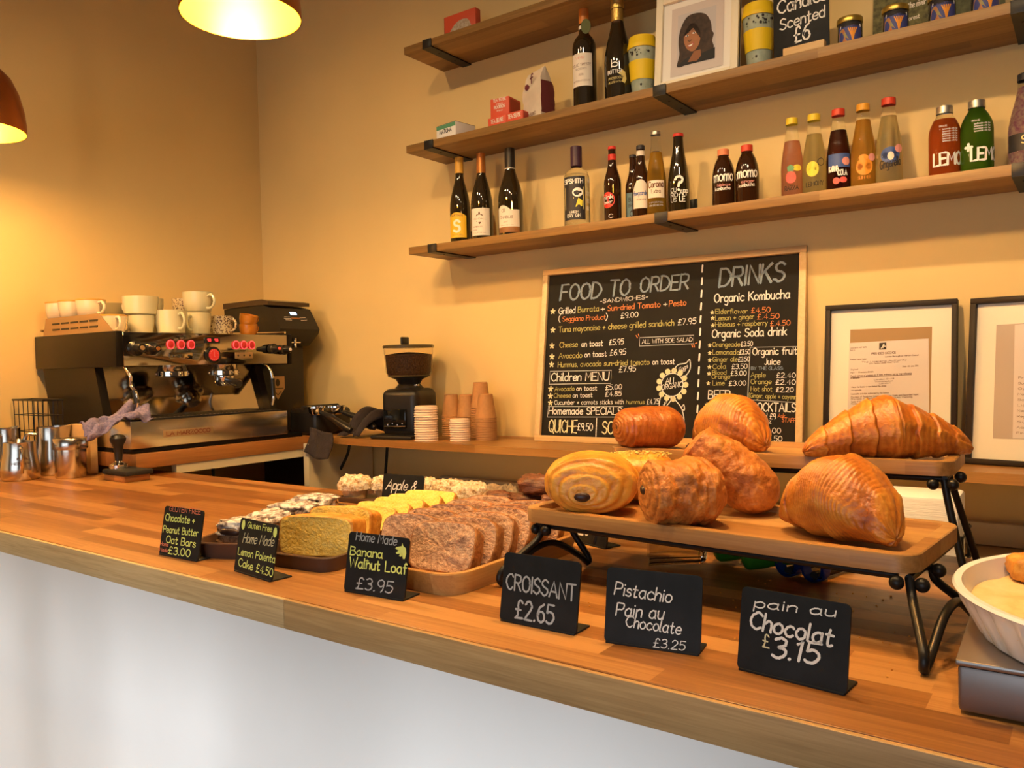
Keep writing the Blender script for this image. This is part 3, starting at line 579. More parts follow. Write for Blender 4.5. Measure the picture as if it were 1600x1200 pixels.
def travel_cup(x, label, s):
    t = thing('travel_cup', label, 'cup', (x, -.135, ZM), 0, 'reusable travel cups')
    MB().lathe([(.030*s, 0), (.032*s, .003), (.043*s, .155*s), (.043*s, .158*s)], 32).build('body', M['speckle'], t)
    MB().lathe([(.0365*s, .055*s), (.0375*s, .055*s), (.0418*s, .112*s), (.041*s, .112*s)], 32, cap0=False, cap1=False).build('sleeve', M['silicone'], t)
    MB().lathe([(.0455*s, .150*s), (.046*s, .158*s), (.0445*s, .163*s), (.042*s, .172*s), (.0395*s, .186*s), (.037*s, .187*s)], 32).build('lid', M['silicone'], t)
    mb = MB()
    for i in range(26):
        u = rnd.uniform(-.04, .04); v = rnd.choice([rnd.uniform(.122, .145), rnd.uniform(.015, .04)])*s
        poly_on(mb, disc(u, v, rnd.uniform(.0012, .0042), n=7), lambda a, b: cyl((.030+.0135*b/.158)*s, math.radians(-68), .0012)(a, b))
    mb.build('speckles', M['dark_ink'], t, smooth=0)
travel_cup(2.110, 'yellow-lidded speckled travel cup left of the portrait', 1.04)
travel_cup(2.482, 'yellow-lidded speckled travel cup right of the portrait', 1.04)
# portrait photograph in its frame
t = thing('picture_frame', 'white framed portrait photograph of a dark-haired woman', 'picture', (2.304, -.178, ZM), 0, rx=math.radians(-7))
t.rotation_euler = (math.radians(-6), 0, 0)
MB().box((0, .006, .145), (.262, .012, .29)).build('backing', M['paper'], t)
fr = MB()
for c, d in (((-.120, 0, .145), (.022, .022, .29)), ((.120, 0, .145), (.022, .022, .29)), ((0, 0, .0115), (.218, .022, .023)), ((0, 0, .279), (.218, .022, .022))): fr.box(c, d, .0015)
fr.build('frame', mat('white_frame', (.80, .72, .55), .5), t)
def plane(o, y): return lambda u, v: (u+o[0], y, v+o[1])
pm = MB(); poly_on(pm, [(-.082, .035), (.084, .035), (.084, .248), (-.082, .248)], plane((0, 0), -.0012)); pm.build('mount', mat('grey_mount', (.60, .53, .50), .8), t, 0)
ph = MB(); poly_on(ph, [(-.062, .062), (.060, .062), (.060, .224), (-.062, .224)], plane((0, 0), -.0016)); ph.build('photograph', mat('photo_ground', (.52, .49, .50), .7), t, 0)
HAIR = mat('hair_print', (.022, .012, .009), .6, col2=(.06, .03, .02), vscale=60); SKIN = mat('skin_print', (.27, .105, .045), .6)
def flat(pts, m, name, y): b = MB(); poly_on(b, pts, plane((0, 0), y)); return b.build(name, m, t, 0)
def cl(pts, k=5): return [(p.x, p.y) for p in crom([(a, b, 0) for a, b in pts], k, True)]
flat(cl([(-.060, .064), (-.054, .10), (-.058, .14), (-.052, .18), (-.032, .212), (.0, .216), (.028, .204), (.044, .176), (.048, .15), (.054, .138), (.050, .118), (.055, .098), (.044, .086), (.0, .080), (-.03, .064)]), HAIR, 'hair', -.0020)
flat([(-.062, .0625), (-.034, .083), (.02, .088), (.059, .096), (.059, .0625)], mat('black_top_print', (.02, .02, .022), .7), 'top', -.0022)
flat([(-.026, .070), (-.006, .100), (.014, .100), (.016, .080), (.004, .068)], SKIN, 'neck', -.0024)
flat(cl([(-.040, .142), (-.038, .170), (-.020, .188), (.000, .184), (.012, .164), (.013, .138), (.006, .112), (-.010, .100), (-.026, .108), (-.036, .124)]), mat('face_print', (.36, .15, .065), .6, var=.12, vscale=25), 'face', -.0027)
flat(cl([(-.044, .150), (-.044, .180), (-.020, .204), (.012, .196), (.022, .160), (.016, .130), (.010, .160), (-.004, .184), (-.022, .186), (-.036, .166)]), HAIR, 'fringe', -.0030)
b = MB(); 
for ex, ey in ((-.030, .152), (-.008, .156)): poly_on(b, disc(ex, ey, .0052, .0026), plane((0, 0), -.0032))
b.build('eyes', M['white_print'], t, 0)
b = MB()
for ex, ey in ((-.029, .152), (-.007, .156)): poly_on(b, disc(ex, ey, .0024), plane((0, 0), -.0034))
ribbon(b, [(-.037, .160), (-.030, .164), (-.024, .161)], .0016, plane((0, 0), -.0034)); ribbon(b, [(-.014, .165), (-.006, .168), (.002, .163)], .0016, plane((0, 0), -.0034))
ribbon(b, [(-.026, .136), (-.021, .133), (-.015, .136)], .002, plane((0, 0), -.0034))
b.build('features', M['dark_ink'], t, 0)
flat(cl([(-.029, .121), (-.020, .124), (-.008, .128), (-.011, .117), (-.020, .113)]), mat('lip_print', (.40, .10, .07), .5), 'lips', -.0032)
flat(cl([(-.026, .1205), (-.019, .1215), (-.011, .124), (-.014, .119), (-.020, .117)]), M['white_print'], 'teeth', -.0034)
# candle price sign on a wooden foot
t = thing('price_sign', 'black candle price board on a pale wooden foot', 'sign', (2.616, -.190, ZM))
MB().box((0, .004, .102), (.150, .006, .204), .002).build('board', M['slate'], t)
MB().box((.012, -.006, .0135), (.110, .030, .027), .002).build('foot', M['pale_wood'], t)
lines_on([('Candles', -.062, .132, .068, .138, .036), ('Scented', -.056, .086, .064, .094, .030), ('£6', -.018, .042, .024, .046, .042)], plane((0, 0), .0004), M['white_ink'], t, wk=.12)
# candle jars and prints at the right end
M['jar_black'] = mat('candle_jar', (.03, .028, .03), .25); M['gold_lid'] = mat('gold_lid', (.62, .44, .10), .3, metal=.85)
M['art_blue'] = mat('label_night_blue', (.05, .06, .22), .5); M['art_mix'] = mat('label_painted', (.55, .10, .03), .5, col2=(.20, .36, .14), vscale=55)
def candle(x, y, label):
    t = thing('candle_jar', label, 'candle', (x, y, ZM), 0, 'scented candle jars')
    MB().lathe([(.029, 0), (.031, .003), (.031, .060), (.028, .066)], 30).build('jar', M['jar_black'], t)
    MB().lathe([(.0325, .064), (.033, .066), (.033, .076), (.031, .079)], 30).build('lid', M['gold_lid'], t)
    a = math.radians(-76); n = 22; vs = []; fs = []
    for i in range(n+1):
        for z in (.006, .052): vs.append(cyl(.031, a, .0004)(-.032+.064*i/n, z))
    for i in range(n): fs.append((2*i, 2*i+2, 2*i+3, 2*i+1))
    lb = MB().add(vs, fs).build('label', M['art_blue'], t, smooth=60); f = cyl(.031, a, .0008)
    b = MB(); poly_on(b, cl([(-.030, .008), (-.030, .036), (-.018, .046), (-.010, .030), (-.002, .014), (.006, .008)]), f); b.build('painted_fruit', M['art_mix'], lb, 0)
    b = MB(); f = cyl(.031, a, .0010)
    for s in (-.010, -.005, 0, .005, .010): ribbon(b, [(.006, .010), (.006+s*.3, .026), (.006+s, .044)], .003, f)
    b.build('painted_tree', M['orange_print'], lb, 0)
    b = MB(); poly_on(b, [(-.026, .047), (.028, .047), (.028, .055), (-.026, .055)], f); b.build('title_strip', M['paper'], lb, 0)
    lines_on([('Serenity Candle', -.023, .049, .025, .049, .0045)], cyl(.031, a, .0014), M['dark_ink'], lb, wk=.2)
for x, y, l in ((2.738, -.165, 'small candle jar with a gold lid, beside the candle price board'), (2.850, -.165, 'small candle jar in front of the green landscape print'), (2.958, -.165, 'small candle jar at the left of the two by the shelf end'), (3.052, -.165, 'small candle jar nearest the right end of the middle shelf')): candle(x, y, l)
t = thing('art_print', 'dark green landscape print propped behind the candle jars', 'picture', (2.852, -.05, ZM), 0, rx=math.radians(-8))
MB().box((0, 0, .10), (.165, .004, .20)).build('sheet', mat('leafy_print', (.05, .045, .012), .6, col2=(.18, .16, .05), vscale=70), t)
lines_on([('by the river', -.01, .118, .05, .121, .016), ('in the forest', -.03, .082, .035, .085, .012)], plane((0, 0), -.0026), M['ivory'], t, wk=.14)
t = thing('art_print', 'narrow dark print propped behind the last candle jar', 'picture', (3.02, -.05, ZM), 0, rx=math.radians(-8))
MB().box((0, 0, .09), (.13, .004, .18)).build('sheet', mat('dark_print_sheet', (.04, .045, .02), .6, col2=(.11, .12, .05), vscale=50), t)
# flour bag
t = thing('coffee_bag', 'crumpled cream paper bag with maroon side, standing on the middle shelf', 'bag', (1.722, -.15, ZM), math.radians(-14))
w_, d_, h_ = .088, .058, .175
sec = [(-.5, -.5), (-.17, -.52), (.17, -.52), (.5, -.5), (.52, -.17), (.52, .17), (.5, .5), (.17, .5), (-.17, .5), (-.5, .5), (-.52, .17), (-.52, -.17)]
vs = []; fs = []; nz = 16
for j in range(nz+1):
    v = j/nz; q = max(0, (v-.68)/.32); bul = 1+.10*math.sin(PI*min(1, v*1.3))
    for (a, b) in sec:
        nn = noise.noise(Vector((a*3, b*3, v*7)))*.0045
        vs.append((a*w_*(bul-.06*q)+nn, b*d_*(bul-.9*q**1.2)+nn-.006*q, v*h_*(1+.06*(a*.8)*q)+nn*.4))
n = len(sec)
for j in range(nz):
    for i in range(n): fs.append((j*n+i, j*n+(i+1) % n, (j+1)*n+(i+1) % n, (j+1)*n+i))
fs.append(tuple(range(n-1, -1, -1))); fs.append(tuple(range(nz*n, nz*n+n)))
mb = MB(); mb.add(vs, fs); mb.mi = [1 if (i % n in (3, 4, 5) and 2 <= i//n <= 11) else 0 for i in range(nz*n)]+[0, 0]
mb.build('bag', [mat('bag_paper', (.66, .55, .42), .7, var=.12, vscale=14, bump=.4, bscale=25), mat('bag_maroon', (.16, .03, .03), .6)], t, smooth=35)
lines_on([('f', .000, .125, .014, .127, .030)], plane((0, 0), -.0365), mat('maroon_print', (.13, .02, .03), .6), t, wk=.16)
b = MB(); poly_on(b, disc(-.018, .118, .011, .010), plane((0, 0), -.0362)); b.build('round_mark', mat('maroon_seal', (.14, .02, .03), .6), t, 0)
lines_on([('CLASSIC', -.036, .016, .020, .020, .010), ('500g', -.018, .005, -.004, .006, .005)], plane((0, 0), -.0335), M['brown_ink'], t, wk=.15)
# tea boxes and small packets
M['tea_red'] = mat('tea_carton', (.66, .085, .035), .5); M['tea_dark'] = mat('tea_carton_side', (.42, .045, .025), .5)
def tea(loc, d, rz, label, txt=True):
    t = thing('tea_box', label, 'box', loc, rz, 'red tea boxes')
    mb = MB(); mb.box((0, 0, d[2]/2), d, .001); mb.build('carton', M['tea_red'], t)
    f = plane((0, 0), -d[1]/2-.0005)
    if d[2] > .05: lines_on([('TEA SENSE', -.026, .054, .026, .055, .010), ('organic', -.014, .044, .014, .044, .005), ('ROOIBOS', -.022, .030, .022, .031, .010), ('20 BAGS', -.012, .020, .012, .020, .004)], f, M['ivory'], t, wk=.17)
    else: lines_on([('TEA SENSE', -.026, .016, .026, .017, .013)], f, M['ivory'], t, wk=.17)
    s = MB(); s.box((d[0]/2+.0003, 0, d[2]/2), (.0006, d[1]*.8, d[2]*.8)); s.build('side_panel', M['tea_dark'], t)
tea((1.582, -.165, ZM), (.078, .075, .036), 0, 'flat red tea box at the bottom left of the little stack')
tea((1.662, -.175, ZM), (.070, .070, .036), 0, 'flat red tea box at the bottom right, beside the cream bag')
tea((1.586, -.155, ZM+.0362), (.076, .080, .066), math.radians(4), 'taller red tea box lying on top of the other tea boxes')
t = thing('small_carton', 'little white and green carton at the left end of the middle shelf', 'box', (1.345, -.14, ZM), math.radians(-8))
MB().box((0, 0, .030), (.105, .10, .060), .001).build('carton', M['paper'], t); MB().box((0, -.0503, .052), (.103, .0006, .014)).build('green_band', M['green_print'], t)
MB().box((0, 0, .0606), (.104, .099, .001)).build('lid_flap', M['lab_black'], t); lines_on([('MATCHA', -.034, .028, .030, .029, .013)], plane((0, 0), -.0505), M['dark_ink'], t, wk=.2)
t = thing('snack_packet', 'red packet standing alone on the topmost shelf', 'box', (1.370, -.12, 2.4975), 0)
MB().box((0, 0, .055), (.150, .03, .110), .002).build('packet', M['tea_red'], t)
b = MB(); poly_on(b, cl([(-.06, .004), (-.045, .05), (-.01, .078), (.03, .08), (.05, .06), (.06, .004)]), plane((0, 0), -.0156)); b.build('printed_motif', mat('noodle_print', (.60, .50, .38), .6, col2=(.35, .25, .16), vscale=120), t, 0)
MB().box((-.0753, 0, .055), (.0008, .028, .108)).build('side_panel', M['dark_ink'], t)
# ---------------------------------------------------------------- espresso machine on the side worktop
EL = Vector((0.30, -0.69, ZL))
t = thing('espresso_machine', 'two-group espresso machine with mirrored front and lit red buttons', 'coffee machine', EL)
def lb(mb, x0, x1, y0, y1, z0, z1, bev=0.0): return mb.box(((x0+x1)/2-EL.x, (y0+y1)/2-EL.y, (z0+z1)/2-EL.z), (x1-x0, y1-y0, z1-z0), bev)
def lp(x, y, z): return Vector((x, y, z))-EL
M['mach_black'] = mat('machine_black', (.008, .0065, .0055), .32, spec=.2); M['mach_tan'] = mat('side_plate', (.40, .27, .14), .35, metal=.5)
lb(MB(), .014, .590, -1.03, -.345, 1.328, 1.444, .004).build('upper_body', M['steel'], t)
lb(MB(), .590, .597, -1.03, -.345, 1.328, 1.444, .002).build('front_panel', M['mirror'], t)
for y0, y1 in ((-1.056, -1.03), (-.345, -.32)): lb(MB(), .012, .598, y0, y1, 1.325, 1.4475, .003).build('side_panel', M['mach_black'], t)
for y0, y1 in ((-1.050, -1.02), (-.355, -.325)): MB().prism([(x-EL.x, z-EL.z) for x, z in ((.06, 1.326), (.44, 1.326), (.525, 1.045), (.13, 1.045))], y0-EL.y, y1-EL.y, 'XZ').build('leg_frame', M['mach_black'], t)
lb(MB(), .10, .668, -1.05, -.335, 1.033, 1.050, .004).build('base', M['mach_black'], t)
mb = MB(); lb(mb, .44, .675, -1.056, -.414, 1.049, 1.142, .003); mb.build('drip_tray', M['steel'], t)
mb = MB(); lb(mb, .455, .660, -1.04, -.43, 1.142, 1.147, .001)
gr = mb.build('drip_grille', M['black_metal'], t)
mb = MB()
for i in range(34): y = -1.03+i*.0176; lb(mb, .46, .655, y, y+.005, 1.147, 1.1495)
mb.build('grille_bars', M['steel'], gr)
mb = MB(); mb.prism([(x-EL.x, z-EL.z) for x, z in ((.37, 1.326), (.392, 1.326), (.455, 1.145), (.43, 1.145))], -1.02-EL.y, -.355-EL.y, 'XZ'); mb.build('backsplash', M['mirror'], t)
mb = MB(); mb.prism([(x-EL.x, z-EL.z) for x, z in ((.075, 1.4475), (.575, 1.4475), (.485, 1.512), (.10, 1.512))], -1.052-EL.y, -1.049-EL.y, 'XZ')
cr = mb.build('cup_rail', M['mach_tan'], t); mb = MB()
for z in (1.468, 1.489):
    for i in range(5): lb(mb, .15+.068*i, .205+.068*i, -1.0535, -1.0518, z-.003, z+.003)
mb.build('vent_slots', M['black_plastic'], cr)
mb = MB(); mb.tube([lp(.03, -1.04, 1.47), lp(.03, -.34, 1.47)], .005); mb.tube([lp(.03, -.335, 1.47), lp(.575, -.335, 1.455)], .005); mb.build('cup_rail', M['steel'], t)
# groups, portafilter and wands
M['black_grip'] = mat('black_grip', (.012, .011, .010), .3)
for gy in (-.815, -.60):
    c = lp(.535, gy, 1.285)
    g_ = MB().lathe([(.050, 0), (.056, .004), (.056, .020), (.050, .026), (.046, .043)], 32, c).build('group_head', M['chrome'], t)
    mb = MB()
    for i in range(10): a = 2*PI*i/10; mb.ball((c.x+.0545*math.cos(a), c.y+.0545*math.sin(a), c.z+.012), .006, 8, 6)
    mb.build('bolts', M['steel'], g_)
c = lp(.535, -.60, 1.268); pf = MB(); pf.lathe([(.026, -.022), (.036, -.010), (.037, .016)], 28, c); h = MB(); h.tube([c+Vector((.03, -.01, .0)), c+Vector((.075, -.022, -.004)), c+Vector((.15, -.045, -.012)), c+Vector((.165, -.049, -.013))], [.010, .013, .017, .012], 14)
o = pf.build('portafilter', M['chrome'], t); h.build('handle', M['black_grip'], o)
for pts in ([(.585, -1.022, 1.33), (.612, -1.022, 1.305), (.618, -1.018, 1.285), (.606, -1.012, 1.262), (.626, -1.006, 1.235), (.628, -1.004, 1.20), (.612, -1.010, 1.150)], [(.585, -.455, 1.33), (.622, -.455, 1.31), (.634, -.45, 1.27), (.638, -.45, 1.20), (.63, -.452, 1.165)]):
    o = MB().tube(crom([lp(*p) for p in pts], 5), .0055, 10).build('steam_wand', M['chrome'], t)
    MB().tube([lp(*pts[-3])*.6+lp(*pts[-4])*.4 if len(pts) > 5 else lp(*pts[2]), lp(*pts[-2]) if len(pts) > 5 else lp(*pts[3])], .0095, 12).build('grip', M['black_grip'], o)
def knob(y, z, r, m2):
    o = MB().at(lp(.600, y, z), ry=PI/2).lathe([(r, 0), (r, .018), (r*.72, .022), (r*.66, .045), (r*.55, .050)], 28).build('steam_knob', M['black_grip'], t)
    MB().at(lp(.6505, y, z), ry=PI/2).lathe([(r*.32, 0), (r*.30, .003)], 20).build('knob_face', m2, o)
knob(-.992, 1.388, .026, M['mach_tan']); knob(-.935, 1.386, .022, M['foil_copper']); knob(-.372, 1.384, .020, M['ivory']); knob(-.425, 1.388, .020, M['rose_print'])
M['red_glow'] = mat('lit_red_ring', (1, .05, .05), .4, emit=2.4, emit_col=(1.0, .045, .05)); M['red_dial'] = mat('lit_red_dial', (.5, .02, .02), .4, emit=.22, emit_col=(1, .03, .03)); M['red_soft'] = mat('lit_button', (.5, .03, .03), .4, emit=.04, emit_col=(1, .05, .04))
for px in (-.8585, -.818, -.778, -.588, -.5535, -.517):
    b_ = MB().at(lp(.598, px, 1.402), ry=PI/2).lathe([(.0150, 0), (.0145, .004), (.0125, .0055)], 26, cap0=False).build('button', M['red_soft'], t)
    MB().tube([lp(.602, px+.0128*math.cos(a*PI/14), 1.402+.0150*math.sin(a*PI/14)) for a in range(28)], .0018, 6, closed=True).build('glow_ring', M['red_glow'], b_)
for y0, y1, m in ((-.862, -.772, M['mirror']), (-.592, -.512, M['mach_tan'])):
    o = lb(MB(), .597, .599, y0, y1, 1.350, 1.374, .001).build('button_plate', m, t); mb = MB()
    for i in range(3): mb.at(lp(.5995, y0+(i+.5)*(y1-y0)/3, 1.362), ry=PI/2).lathe([(.004, 0), (.003, .0006)], 10)
    mb.at().build('icons', M['dark_ink'], o)
dg = MB().at(lp(.597, -.690, 1.364), ry=PI/2).lathe([(.030, 0), (.031, .010), (.026, .012)], 32).build('pressure_gauge', M['black_grip'], t)
MB().at(lp(.6095, -.690, 1.364), ry=PI/2).lathe([(.0225, 0), (.022, .0008)], 30).build('dial', M['red_dial'], dg)
mb = MB(); f = lambda u, v: lp(.6108, -.690+u, 1.364+v)
for i in range(16): a = 2*PI*i/16; ribbon(mb, [(.016*math.cos(a), .016*math.sin(a)), (.020*math.cos(a), .020*math.sin(a))], .0016, f)
ribbon(mb, [(0, .012), (0, -.006), (.006, -.006)], .002, f); mb.build('dial_marks', M['pink_print'], dg, 0)
ds = lb(MB(), .596, .603, -.720, -.658, 1.408, 1.430, .002).build('display', M['black_grip'], t)
lines_on([('93', -.022, -.004, -.008, -.004, .009), ('93', .008, -.004, .022, -.004, .009)], lambda u, v: lp(.6036, -.690+u, 1.419+v), M['red_glow'], ds, name='digits', wk=.18)
o = lb(MB(), .6748, .6765, -.942, -.748, 1.080, 1.104, .0005).build('name_plate', M['mach_tan'], t)
lines_on([('LA MARZOCCO', -.93+.69, 1.085-ZL, -.762+.69, 1.086-ZL, .013)], lambda u, v: Vector((.6772-EL.x, u, v)), mat('maroon_letters', (.20, .03, .02), .5), o, wk=.2)
# cups on the machine
M['cup_white'] = mat('white_glaze', (.78, .66, .47), .25, coat=.3); M['cup_cream'] = mat('cream_glaze', (.56, .52, .34), .28, coat=.3); M['cup_grey'] = mat('grey_glaze', (.30, .25, .15), .3, coat=.3); M['cup_ochre'] = mat('ochre_glaze', (.45, .155, .012), .25, coat=.4)
def dotted(name):
    m, nt, p = new_mat(name); tc = nt.nodes.new('ShaderNodeTexCoord'); v = nt.nodes.new('ShaderNodeTexVoronoi'); v.inputs['Scale'].default_value = 150; L_(nt, tc.outputs['Object'], v.inputs['Vector'])
    cr = nt.nodes.new('ShaderNodeValToRGB'); cr.color_ramp.elements[0].position = .38; cr.color_ramp.elements[0].color = (.10, .05, .03, 1); cr.color_ramp.elements[1].position = .5; cr.color_ramp.elements[1].color = (.55, .45, .28, 1)
    L_(nt, v.outputs['Distance'], cr.inputs[0]); L_(nt, cr.outputs[0], p.inputs['Base Color']); p.inputs['Roughness'].default_value = .35; return m
M['cup_dots'] = dotted('dotted_glaze'); M['rim_gold'] = mat('ochre_rim', (.62, .32, .05), .4)
def mug(loc, r, h, m, label, ha=-40, taper=.86, rim=None, rx=0):
    t = thing('mug', label, 'mug', loc, math.radians(ha), 'mugs on the espresso machine', rx=rx)
    MB().lathe([(0, .002), (r*taper*.9, 0), (r*taper, .004), (r*.97, h*.55), (r, h), (r-.003, h+.0005), (r*.94, h*.55), (r*taper-.003, .008), (0, .006)], 34).build('body', m, t)
    pts = [(r*.95, 0, h*.80), (r+.018, 0, h*.84), (r+.032, 0, h*.62), (r+.030, 0, h*.38), (r+.014, 0, h*.20), (r*taper, 0, h*.20)]
    MB().tube(crom(pts, 4), .0048, 8).build('handle', m, t)
    if rim: MB().lathe([(r+.0004, h*.93), (r+.0006, h), (r-.0028, h+.0012), (r-.0034, h*.95)], 34, cap0=False, cap1=False).build('rim', rim, t)
zt = 1.4478
W = M['cup_white']; Cc = M['cup_cream']
mug((.44, -.985, zt), .050, .062, W, 'white mug with an ochre rim, front left in the lower layer on the machine', -8, rim=M['rim_gold'])
mug((.33, -1.00, zt), .048, .062, W, 'white mug mostly hidden behind the side plate, lower layer', -5, rim=M['rim_gold'])
mug((.15, -.99, zt), .048, .062, W, 'white mug at the back left of the lower layer', -5, rim=M['rim_gold'])
mug((.30, -.985, zt+.0635), .050, .062, W, 'rightmost of the three white mugs in the upper layer', 5, rim=M['rim_gold'])
mug((.205, -1.005, zt+.0635), .047, .062, W, 'middle one of the three white mugs in the upper layer', 120, rim=M['rim_gold'])
mug((.105, -1.005, zt+.0635), .047, .062, W, 'leftmost of the three white mugs in the upper layer', 120, rim=M['rim_gold'])
mug((.20, -.86, zt), .050, .062, M['cup_grey'], 'grey-brown mug in the back row of the lower layer', 20)
mug((.205, -.855, zt+.0635), .050, .060, M['cup_grey'], 'grey-brown mug standing on another, left of the cream mugs', 15)
mug((.43, -.868, zt), .046, .066, Cc, 'cream mug half hidden behind the front cream mug, lower layer', 160)
mug((.47, -.775, zt), .056, .085, Cc, 'large cream mug in front, its handle turned right', 0)
mug((.44, -.645, zt), .051, .083, Cc, 'cream mug with its handle turned toward the front, lower layer', -60)
mug((.31, -.76, zt), .050, .072, Cc, 'cream mug in the middle back row, lower layer', 100)
mug((.425, -.865, zt+.0685), .062, .066, Cc, 'wide cream mug stacked upper left of the front cream mug', 190, taper=.92)
mug((.31, -.76, zt+.074), .048, .066, Cc, 'cream mug with its handle toward the front, upper layer', -35)
mug((.44, -.640, zt+.085), .056, .078, Cc, 'large cream mug topmost on the right, handle turned right', 8, taper=.84)
mug((.43, -.535, zt), .047, .074, M['cup_dots'], 'dotted brown mug in the lower layer, handle turned right', 10, taper=.95)
mug((.27, -.60, zt), .046, .074, M['cup_dots'], 'dotted brown mug at the back, lower layer', 100, taper=.95)
mug((.275, -.595, zt+.076), .046, .074, M['cup_dots'], 'dotted brown mug in the upper layer behind the topmost cream mug', 25, taper=.95)
def bowlcup(loc, label, rx=0):
    t = thing('espresso_cup', label, 'cup', loc, math.radians(100), 'ochre espresso cups', rx=rx); r, h = .037, .044
    MB().lathe([(0, .002), (r*.72, 0), (r*.86, .006), (r*.97, h*.5), (r, h), (r-.003, h), (r*.9, h*.5), (r*.7, .006), (0, .005)], 30).build('body', M['cup_ochre'], t)
    MB().tube(crom([(r*.93, 0, h*.86), (r+.014, 0, h*.8), (r+.014, 0, h*.45), (r*.9, 0, h*.35)], 4), .004, 8).build('handle', M['cup_ochre'], t)
bowlcup((.47, -.435, zt), 'ochre espresso cup, lower of the two stacked')
bowlcup((.472, -.440, zt+.0385), 'ochre espresso cup tilted on top of another', rx=math.radians(14))
# cleaning cloth over the drip tray corner
def sheet(name, label, cat, f, nu, nv, m, th=.003, group=None, loc=(0, 0, 0), sub=1):
    vs = [f(i/nu, j/nv) for j in range(nv+1) for i in range(nu+1)]; fs = [(j*(nu+1)+i, j*(nu+1)+i+1, (j+1)*(nu+1)+i+1, (j+1)*(nu+1)+i) for j in range(nv) for i in range(nu)]
    o = MB().add([Vector(v)-Vector(loc) for v in vs], fs).build(name, m, smooth=180, loc=loc); md = o.modifiers.new('s', 'SOLIDIFY'); md.thickness = th; md.offset = 1
    return tag(o, label, cat, group)
M['cloth_lilac'] = mat('lilac_cloth', (.11, .095, .20), .9, col2=(.22, .19, .31), vscale=160, bump=.4, bscale=200)
def fcl(u, v):
    n1 = noise.noise(Vector((u*3.1, v*3.3, 1.7)))
    n2 = noise.noise(Vector((u*7, v*6, 3.1)))
    x = .60+.085*v+.025*n1
    y = -.975-.215*u+.02*n1
    z = 1.190-.058*u**1.5-.024*v+.045*n1+.016*n2+.012*math.sin(u*9+v*4)
    return (x, y, z)
sheet('cleaning_cloth', 'lilac cleaning cloth draped over the corner of the drip tray', 'cloth', fcl, 24, 14, M['cloth_lilac'])
# on-demand grinder in the corner
GL = Vector((.42, -.21, ZL)); t = thing('coffee_grinder', 'large black coffee grinder in the corner behind the espresso machine', 'coffee grinder', GL)
def gb(mb, x0, x1, y0, y1, z0, z1, bev=0.0): return mb.box(((x0+x1)/2-GL.x, (y0+y1)/2-GL.y, (z0+z1)/2-GL.z), (x1-x0, y1-y0, z1-z0), bev)
def gp(pts): return [(x-GL.x, z-GL.z) for x, z in pts]
gb(MB(), .22, .425, -.305, -.115, 1.035, 1.43, .012).build('body', M['black_plastic'], t)
MB().prism(gp([(.13, 1.455), (.13, 1.575), (.40, 1.578), (.455, 1.565), (.515, 1.475), (.505, 1.455), (.44, 1.405), (.24, 1.41)]), -.31-GL.y, -.10-GL.y, 'XZ').build('head', M['black_plastic'], t)
MB().prism(gp([(.13, 1.577), (.13, 1.600), (.40, 1.603), (.445, 1.594), (.445, 1.578), (.40, 1.580)]), -.315-GL.y, -.095-GL.y, 'XZ').build('hopper_lid', mat('smoked_lid', (.05, .03, .018), .2), t)
sl = lambda u, v: Vector((.4865-(v*.555), -.205+u, 1.5205+v*.832))-GL
mb = MB(); poly_on(mb, [(-.018, .020), (.016, .020), (.016, .036), (-.018, .036)], sl); mb.build('display', mat('lit_display', (.3, .5, .8), .3, emit=2.2, emit_col=(.55, .75, 1.0)), t, 0)
mb = MB()
for v in (.008, .000, -.008):
    ribbon(mb, [(-.062+abs(v)*.6, v), (-.026, v)], .0022, sl); ribbon(mb, [(.024, v), (.060-abs(v)*.6, v)], .0022, sl)
mb.build('wing_stripes', M['ivory'], t, 0); mb = MB(); ribbon(mb, [(-.020, .002), (.020, .002)], .008, sl); mb.build('name_strip', M['lab_brown'], t, 0)
mb = MB(); mb.lathe([(.008, 0), (.007, -.05), (.010, -.055)], 16, gp([(.475, 1.46)])[0][:1]+(-.205-GL.y+0.0,)+(1.452-GL.z,)); mb.tube([Vector((.473, -.235, 1.42))-GL, Vector((.473, -.175, 1.42))-GL], .004); mb.build('spout', M['chrome'], t)
fx = lambda u, v: Vector((.4258-GL.x, u-.03-GL.y, v-GL.z))
mb = MB(); poly_on(mb, [(-.270, 1.275), (-.196, 1.275), (-.196, 1.222), (-.233, 1.175), (-.270, 1.222)], fx); pl = mb.build('badge', M['mach_tan'], t, 0)
mb = MB(); poly_on(mb, disc(-.233, 1.248, .011, .016), lambda u, v: fx(u, v)+Vector((.0006, 0, 0))); ribbon(mb, [(-.262, 1.224), (-.204, 1.224)], .003, lambda u, v: fx(u, v)+Vector((.0006, 0, 0))); ribbon(mb, [(-.25, 1.21), (-.233, 1.195), (-.216, 1.21)], .004, lambda u, v: fx(u, v)+Vector((.0006, 0, 0))); mb.build('badge_mark', M['dark_ink'], pl, 0)
t = thing('knock_box', 'low black knock box beside the corner grinder', 'box', (.64, -.215, ZL))
MB().box((0, 0, .055), (.17, .20, .11), .022, 4).build('bin', M['black_plastic'], t); MB().tube([(0, -.095, .1115), (0, .095, .1115)], .010, 10).build('knock_bar', M['rubber'], t)
